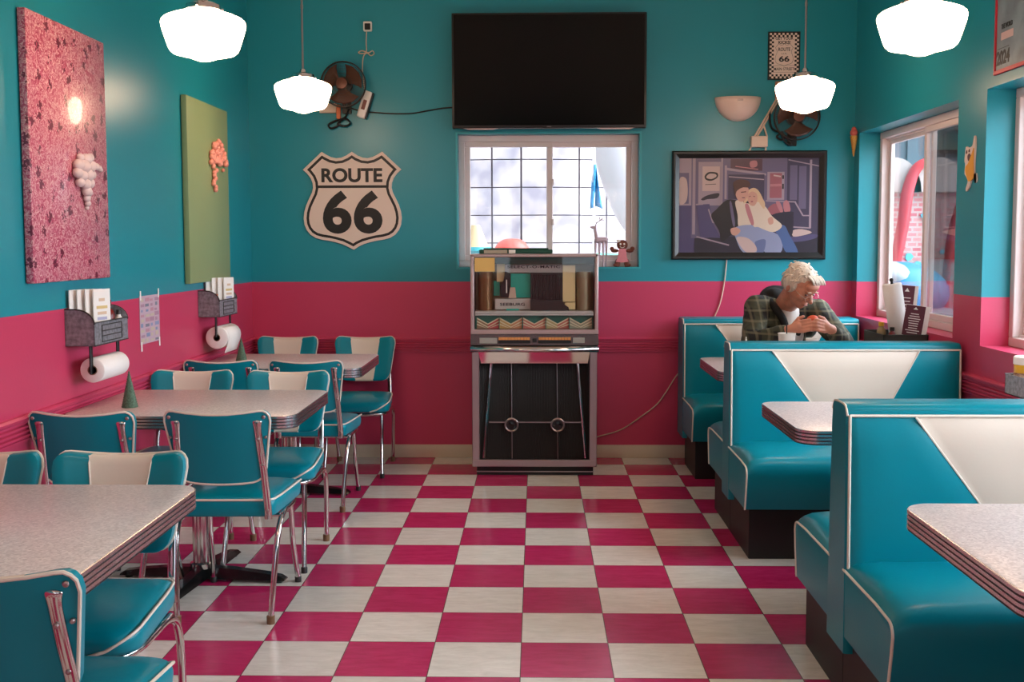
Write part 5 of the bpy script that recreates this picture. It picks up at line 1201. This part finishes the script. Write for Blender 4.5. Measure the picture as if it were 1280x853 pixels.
# beyond the right windows
t = thing('mural_building', 'pink brick building with rounded white gable seen through the far window', 'building', (4.0, 11, 0))
bm = NB(); add_box(bm, -.7, 3.5, 0, .4, 0, 1.95); obj('wall', bm, brickmat(), t, smooth=0)
bm = NB(); add_box(bm, -.7, 3.5, -.06, .4, 1.95, 2.12); 
for x in (-.42, .02, .75): add_prism(bm, [(x+.26*math.cos(a), 1.9+.34*math.sin(a)) for a in [PI*k/14 for k in range(15)]], .01, .12, 0, BACK(0))
obj('coping', bm, mat('coping_white', (176, 166, 162), .6), t, smooth=30)
bm = NB(); add_tube(bm, smooth_path([(-.50, -.16, -.0), (-.47, -.16, .7), (-.42, -.16, 1.15), (-.35, -.16, 1.57), (-.31, -.16, 1.90), (-.24, -.16, 2.11), (-.14, -.16, 2.19), (-.07, -.16, 2.17)], 5), [.025+.035*math.sin(PI*min(1, i/35)) for i in range(36)], 12); add_tube(bm, smooth_path([(.05, -.16, .0), (.08, -.16, .8), (.12, -.16, 1.4), (.2, -.16, 1.75)], 5), .04, 12); obj('red_arch', bm, mat('arch_red', (176, 26, 42), .5), t, smooth=60)
rs = random.Random(4)
bm = NB()
for i in range(46):
    x = rs.uniform(-.55, 1.2); z = rs.uniform(.3, 1.85); r = rs.uniform(.02, .07); add_prism(bm, [(x+r*math.cos(a)*rs.uniform(.6, 1.2), z+r*math.sin(a)*rs.uniform(.6, 1.2)) for a in [2*PI*k/7 for k in range(7)]], .002, .02, rs.randrange(4), BACK(0))
obj('mural_patches', bm, [mat('patch_red', (214, 50, 62), .6), mat('patch_white', (236, 226, 222), .6), mat('patch_cyan', (90, 180, 206), .6), mat('patch_rose', (226, 130, 150), .6)], t, smooth=0)
t = thing('grey_building', 'tall grey-blue sided building beyond the pink brick wall', 'building', (5.2, 15, 0))
bm = NB(); add_box(bm, -2.2, 5, 0, 3, 0, 6.5)
for k in range(28): add_box(bm, -2.2+k*.26, -2.16+k*.26, -.03, 0, 0, 6.5)
obj('wall', bm, mat('siding_grey', (84, 100, 112), .7), t, smooth=0)
bm = NB(); add_box(bm, -1.3, -1.0, -.06, 0, 2.6, 4.2); add_box(bm, .3, .9, -.06, 0, 2.6, 4.0); obj('window', bm, M_blackgl, t)
t = thing('blue_canopy', 'bright blue and white domed canopy outside the far window', 'canopy', (3.05, 9.2, 0))
bm = NB(); add_ball(bm, (0, 0, .98), (.42, .5, .26), 0, 24); obj('cover', bm, mat('canopy_blue', (10, 110, 160), .4), t, smooth=60)
bm = NB(); add_ball(bm, (-.12, -.05, 1.12), (.20, .40, .13), 0, 20); add_box(bm, -.4, .4, -.45, .45, .1, .86, 0, .05, 2); obj('body', bm, mat('canopy_white', (140, 150, 156), .4), t, smooth=60)
bm = NB(); add_tube(bm, [(2.90, 8.7, -.05), (2.70, 8.5, 1.62)], .02, 10); add_lathe(bm, [(0, -.05), (.16, -.05), (.16, -.02), (0, 0)], 20, 0, Matrix.Translation((2.9, 8.7, 0))); tag(obj('leaning_pole', bm, mat('pole_grey', (120, 120, 126), .4, .5), smooth=50), 'thin grey leaning pole outside the far window', 'pole')
t = thing('wooden_fence', 'pink vertical board fence outside the near half of the far window', 'fence', (3.1, 7.5, 0))
bm = NB()
for k in range(16): add_box(bm, 0, .025, -3.0+k*.105, -2.9+k*.105, 0, .95)
obj('boards', bm, mat('fence_pink', (206, 110, 124), .6), t)
bm = NB(); add_box(bm, -.03, .055, -3.0, -1.3, .95, 1.0); obj('top_rail', bm, M_white, t)
# beyond the back window
def blockmat():
    m = mat('glass_block', (226, 216, 220), .3); nt = m.node_tree; b = nt.nodes['Principled BSDF']; tc = nt.nodes.new('ShaderNodeTexCoord'); v = nt.nodes.new('ShaderNodeTexNoise'); v.inputs['Scale'].default_value = 4
    r = nt.nodes.new('ShaderNodeValToRGB'); r.color_ramp.elements[0].color = lin((158, 150, 160)); r.color_ramp.elements[1].color = lin((196, 184, 184)); r.color_ramp.elements[0].position = .35; r.color_ramp.elements[1].position = .6
    nt.links.new(tc.outputs['Object'], v.inputs['Vector']); nt.links.new(v.outputs['Fac'], r.inputs[0]); nt.links.new(r.outputs[0], b.inputs['Base Color']); return m
t = thing('glass_block_wall', 'curved pale glass block wall outside the back window', 'wall', (-.15, 12.2, 0))
bm = NB(); R_ = 2.4; N_ = 14; a0, a1 = math.radians(222), math.radians(318)
for i in range(N_):
    for j in range(10):
        A = a0+(a1-a0)*(i+.03)/N_; B_ = a0+(a1-a0)*(i+.97)/N_; z0, z1 = .28*j+.005, .28*(j+1)-.005
        P = [(R_*math.cos(A), 1.2+R_*math.sin(A)), (R_*math.cos(B_), 1.2+R_*math.sin(B_))]; Q = [((R_+.08)*math.cos(A), 1.2+(R_+.08)*math.sin(A)), ((R_+.08)*math.cos(B_), 1.2+(R_+.08)*math.sin(B_))]
        v = [bm.verts.new((*P[0], z0)), bm.verts.new((*P[1], z0)), bm.verts.new((*Q[1], z0)), bm.verts.new((*Q[0], z0)), bm.verts.new((*P[0], z1)), bm.verts.new((*P[1], z1)), bm.verts.new((*Q[1], z1)), bm.verts.new((*Q[0], z1))]
        for q in ((3, 2, 1, 0), (4, 5, 6, 7), (0, 1, 5, 4), (1, 2, 6, 5), (2, 3, 7, 6), (3, 0, 4, 7)): bm.faces.new([v[k] for k in q])
obj('blocks', bm, blockmat(), t, smooth=0)
bm = NB(); P = [(( R_+.05)*math.cos(a0+(a1-a0)*k/30), 1.2+(R_+.05)*math.sin(a0+(a1-a0)*k/30)) for k in range(31)]
add_tube(bm, [(x, y, 2.84) for x, y in P], .05, 8)
G = [bm.verts.new((x, y, 0)) for x, y in P]; H_ = [bm.verts.new((x, y, 2.8)) for x, y in P]
for k in range(30): bm.faces.new((G[k], G[k+1], H_[k+1], H_[k]))
obj('mortar', bm, mat('mortar_grey', (104, 92, 98), .7), t)
t = thing('pale_building', 'pale building wall filling the view behind the glass blocks', 'building', (.6, 14.5, 0))
bm = NB(); add_box(bm, -5, 3.2, 0, .4, 0, 5.5); obj('wall', bm, mat('stucco_pale', (172, 152, 148), .8), t, smooth=0)
bm = NB(); add_box(bm, -5, 3.2, -.1, .0, 2.55, 2.75); obj('band', bm, mat('band_rose', (170, 120, 116), .7), t)
def dome(name, x, y, z0, R_, h, m, label, cat):
    t = thing(name, label, cat, (x, y, -.05)); bm = NB(); prof = [(0, z0+.05), (R_*.92, z0+.05)]+[(R_*math.cos(a)**.7 if a < PI/2-.01 else 0, z0+.05+h*.25+h*.75*math.sin(a)) for a in [PI/2*k/9 for k in range(10)]]
    add_lathe(bm, prof, 32); obj('dome', bm, m, t, smooth=50)
    bm = NB(); add_lathe(bm, [(0, 0), (R_*.9, 0), (R_*.96, z0), (R_*1.08, z0+.02), (R_*1.08, z0+.05), (0, z0+.05)], 32); obj('base', bm, mat('dome_base', (214, 190, 186), .6), t, smooth=40)
dome('bumper_dome', -.20, 8.9, 1.18, .165, .26, mat('coral_shell', (196, 66, 50), .4), 'rounded coral red shell outside the back window', 'ride seat')
dome('bumper_dome', .56, 8.9, 1.06, .30, .26, mat('mint_shell', (80, 170, 146), .4), 'rounded mint green shell outside the back window', 'ride seat')
t = thing('garden_lamp', 'cream cone lamp with a turquoise band outside the back window', 'lamp', (-.50, 8.9, -.05))
bm = NB(); add_lathe(bm, [(0, 1.60), (.035, 1.60), (.10, 1.44), (.11, 1.42), (0, 1.42)], 24); obj('shade', bm, mat('shade_cream', (190, 160, 116), .5), t)
bm = NB(); add_lathe(bm, [(0, 1.42), (.13, 1.42), (.135, 1.39), (.12, 1.36), (0, 1.36)], 24); obj('band', bm, mat('band_turquoise', (50, 150, 156), .4), t)
bm = NB(); add_tube(bm, [(0, 0, 0), (0, 0, 1.36)], .03, 12); 
for k in range(3): add_tube(bm, [(.05*math.cos(2.1*k)+.0, .05*math.sin(2.1*k), 1.20), (.10*math.cos(2.1*k), .10*math.sin(2.1*k), 1.28), (.03*math.cos(2.1*k), .03*math.sin(2.1*k), 1.36)], .008, 8)
obj('stem', bm, mat('stem_rust', (150, 90, 80), .5), t)
t = thing('hanging_cloth', 'small turquoise cloth hanging outside the back window', 'cloth', (.50, 9.4, 0))
bm = NB(); G = []
for i in range(9):
    z = 2.08-.36*i/8; w = .03+.075*(i/8)**1.2; G.append([bm.verts.new((-w*.3+w*u_, .02*math.sin(u_*9+i*.5), z-.05*abs(u_-.5)*(i/8))) for u_ in [k/10 for k in range(11)]])
for A, B in zip(G, G[1:]):
    for j in range(10): bm.faces.new((A[j], A[j+1], B[j+1], B[j]))
o = obj('fabric', bm, mat('cloth_cyan', (30, 120, 170), .6), t, smooth=60); md = o.modifiers.new('thick', 'SOLIDIFY'); md.thickness = .004
bm = NB(); add_tube(bm, [(0, 0, -.05), (0, 0, 2.6)], .012, 8); obj('post', bm, mat('post_white', (226, 220, 220), .5), t)
t = thing('white_slide', 'tall smooth white curved form outside the right half of the back window', 'ride', (1.02, 10.0, 0))
bm = NB(); add_tube(bm, smooth_path([(-.30, 0, 3.0), (-.26, 0, 2.4), (-.12, 0, 1.9), (.05, -.1, 1.6), (.30, -.2, 1.4), (.6, -.3, 1.3)], 6), .26, 20); add_box(bm, -.1, .8, -.2, .3, -.05, 1.25, 0, .08, 3); obj('shell', bm, mat('slide_white', (188, 182, 184), .35), t, smooth=60)

# ---------------------------------------------------------------- light
w = bpy.data.worlds.new('overcast_sky'); bpy.context.scene.world = w; w.use_nodes = True
bg = w.node_tree.nodes['Background']; bg.inputs['Color'].default_value = (.78, .89, 1.0, 1)
# hazy sky: even overcast light plus a broad bright area low beyond the windows
nt = w.node_tree; N = nt.nodes.new; L = nt.links
tc = N('ShaderNodeTexCoord'); dt = N('ShaderNodeVectorMath'); dt.operation = 'DOT_PRODUCT'; L.new(tc.outputs['Generated'], dt.inputs[0]); dt.inputs[1].default_value = (.86, -.12, .50)
mx = N('ShaderNodeMath'); mx.operation = 'MAXIMUM'; L.new(dt.outputs['Value'], mx.inputs[0]); mx.inputs[1].default_value = 0
pw = N('ShaderNodeMath'); pw.operation = 'POWER'; L.new(mx.outputs[0], pw.inputs[0]); pw.inputs[1].default_value = 3
ma = N('ShaderNodeMath'); ma.operation = 'MULTIPLY_ADD'; L.new(pw.outputs[0], ma.inputs[0]); ma.inputs[1].default_value = 8.8; ma.inputs[2].default_value = 1.0
L.new(ma.outputs[0], bg.inputs['Strength'])
sun = bpy.data.lights.new('sun', 'SUN'); sun.energy = .3; sun.angle = math.radians(3); sun.color = (1, .96, .9); so = bpy.data.objects.new('sun', sun); C.objects.link(so); so.rotation_euler = (math.radians(38), 0, 0)
def portal(x, y, z, sx, sy, rot):
    l = bpy.data.lights.new('window_portal', 'AREA'); l.shape = 'RECTANGLE'; l.size = sx; l.size_y = sy; l.cycles.is_portal = True
    o = bpy.data.objects.new('window_portal', l); C.objects.link(o); o.location = (x, y, z); o.rotation_euler = rot
for a, b, z0, z1 in WR: portal(XR+.24, (a+b)/2, (z0+z1)/2, z1-z0, b-a, (0, PI/2, 0))
portal((WB[0]+WB[1])/2, YB+.19, (WB[2]+WB[3])/2, WB[1]-WB[0], WB[3]-WB[2], (-PI/2, 0, 0))
for a, b, z0, z1 in WF: portal((a+b)/2, YF-.19, (z0+z1)/2, b-a, z1-z0, (PI/2, 0, 0))

# ---------------------------------------------------------------- camera
f_px, pitch, yaw, roll_, H, dy = 1345.35, .07355, -.02251, .00232, 1.41377, -25.21
cyw, syw = math.cos(yaw), math.sin(yaw); cp, sp = math.cos(pitch), math.sin(pitch); cr, sr = math.cos(roll_), math.sin(roll_)
M3 = Matrix(((cr, 0, -sr), (0, 1, 0), (sr, 0, cr))) @ Matrix(((1, 0, 0), (0, cp, -sp), (0, sp, cp))) @ Matrix(((cyw, -syw, 0), (syw, cyw, 0), (0, 0, 1)))
cam = bpy.data.cameras.new('camera'); co = bpy.data.objects.new('camera', cam); C.objects.link(co)
rt, fw, up = M3[0], M3[1], M3[2]
co.matrix_world = Matrix(((rt[0], up[0], -fw[0], 0), (rt[1], up[1], -fw[1], 0), (rt[2], up[2], -fw[2], H), (0, 0, 0, 1)))
cam.sensor_width = 36; cam.lens = f_px/1280*36; cam.shift_y = dy/1280; cam.clip_start = .05
sc = bpy.context.scene; sc.camera = co
sc.view_settings.view_transform = 'Standard'; sc.view_settings.look = 'None'; sc.view_settings.gamma = 1; sc.view_settings.use_curve_mapping = False
sc.view_settings.exposure = 1.0
sc.cycles.use_denoising = True
sc.cycles.max_bounces = 10; sc.cycles.transparent_max_bounces = 16; sc.cycles.sample_clamp_indirect = 8
